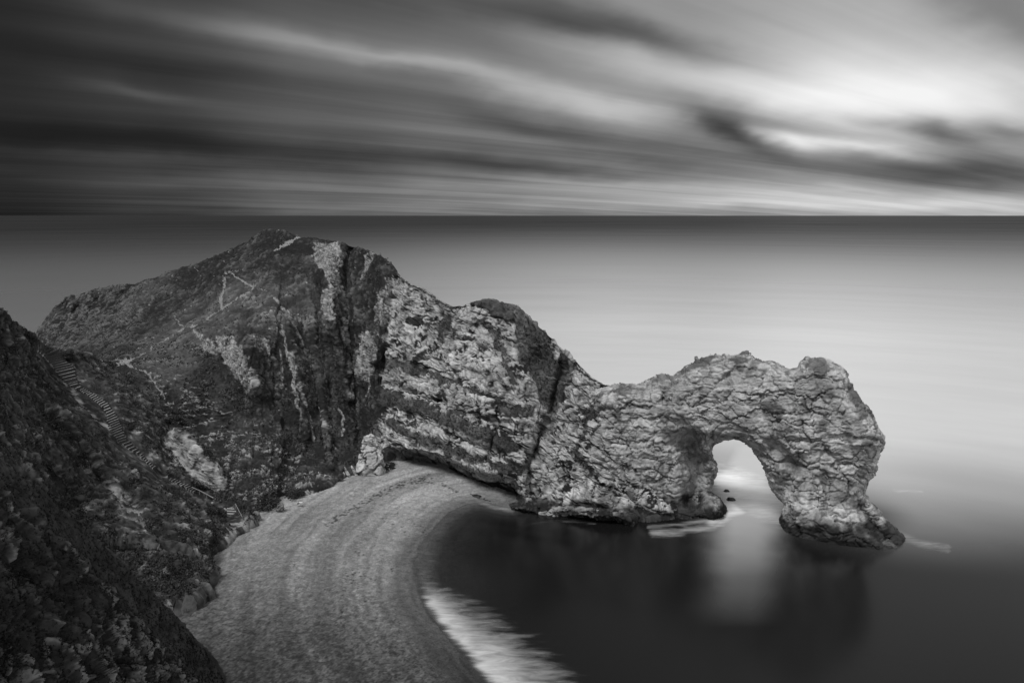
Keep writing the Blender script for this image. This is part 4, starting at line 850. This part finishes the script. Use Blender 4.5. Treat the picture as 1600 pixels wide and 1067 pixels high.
bar2 = area(B.PX, B.PY, [(262, 672), (300, 688), (345, 740), (352, 768), (330, 770), (290, 735), (255, 700)], 5)+area(B.PX, B.PY, [(180, 745), (200, 760), (235, 830), (262, 862), (200, 835), (178, 790)], 7)*.9
keepm = np.clip(1-bar2, 0, 1)*(1-np.clip(near*1.6, 0, 1))*(B.P[..., 2] > 4.3)
scatter(B, fr_*(cl+.06)*keepm, 17000, 8, .16, .50, 'scrub', 'dark heathy scrub covering the hillside beside the steps', M_LEAF)
fr2 = np.zeros_like(C_.PX); fr2[:, C_.i0-4:C_.i0+C_.ny] = 1
dC, _ = polyline_dist(C_.PX, C_.PY, TOPC)
scatter(C_, fr2*(ss(dC, 40, 70)*ss(fbm(C_.P, 3, 3, 302), -.1, .3)+.30), 26000, 6, .08, .24, 'heath', 'very dark low heath on the near spur', M_LEAFD)
fa = np.zeros_like(A.PX); fa[:, A.i0:A.i0+A.ny] = 1
hz = fa*(1-np.clip(cliff*1.4, 0, 1))*(1-np.clip(pm*2, 0, 1))*ss(gn+.6*gn2, -.1, .35)*(A.P[..., 2] > 4.5)*(1-.85*rb)*(.25+ss(A.PY, 480, 620))
scatter(A, hz, 16000, 5, .20, .55, 'rough_grass', 'rough dark grass and low growth on the headland slopes', M_LEAF)
tz = fa*tf*ss(cliff, .3, .8)
scatter(A, tz+1e-9, 4500, 5, .16, .42, 'cliff_turf', 'dark turf growing on the ledges and cap of the limestone cliff', M_LEAF)
def bush(label, sheet, px, py, r, hh_, per=520, group=None):
    p = sheet.at(px, py); root = bpy.data.objects.new('bush', None); scn.collection.objects.link(root); root.location = p; tag(root, label, 'bush', group)
    c = RNG.normal(size=(40, 3))*np.array([r*.42, r*.42, hh_*.22])+np.array([0, 0, hh_*.5]); V, q = leaves(c, np.tile([[0, 0, 1.]], (40, 1)), np.full(40, r*.38), np.full(40, .34), per//8)
    mesh_obj('foliage', V, q, M_LEAF, smooth=False, parent=root); beam((0, 0, -.4), (.1, 0, hh_*.6), .09, 'stem', M_POST, root)
bush('dark rounded bush below the sign post on the saddle', A, 172, 577, 2.2, 1.8)
bush('low bush to the left of the bottom beach steps', B, 335, 812, 2.4, 2.0)
bush('spreading bush right of the beach steps at the edge of the shingle', A, 412, 795, 3.0, 2.2, 760)
bush('tuft of scrub sprouting above the bare chalky slip', B, 268, 668, 2.2, 1.9)
bush('squat bush beside the top turn of the long steps', B, 104, 562, 1.8, 1.5)
bush('dark bush at the back of the beach between the slabby slope and the pale slabs', A, 460, 776, 2.6, 1.6)
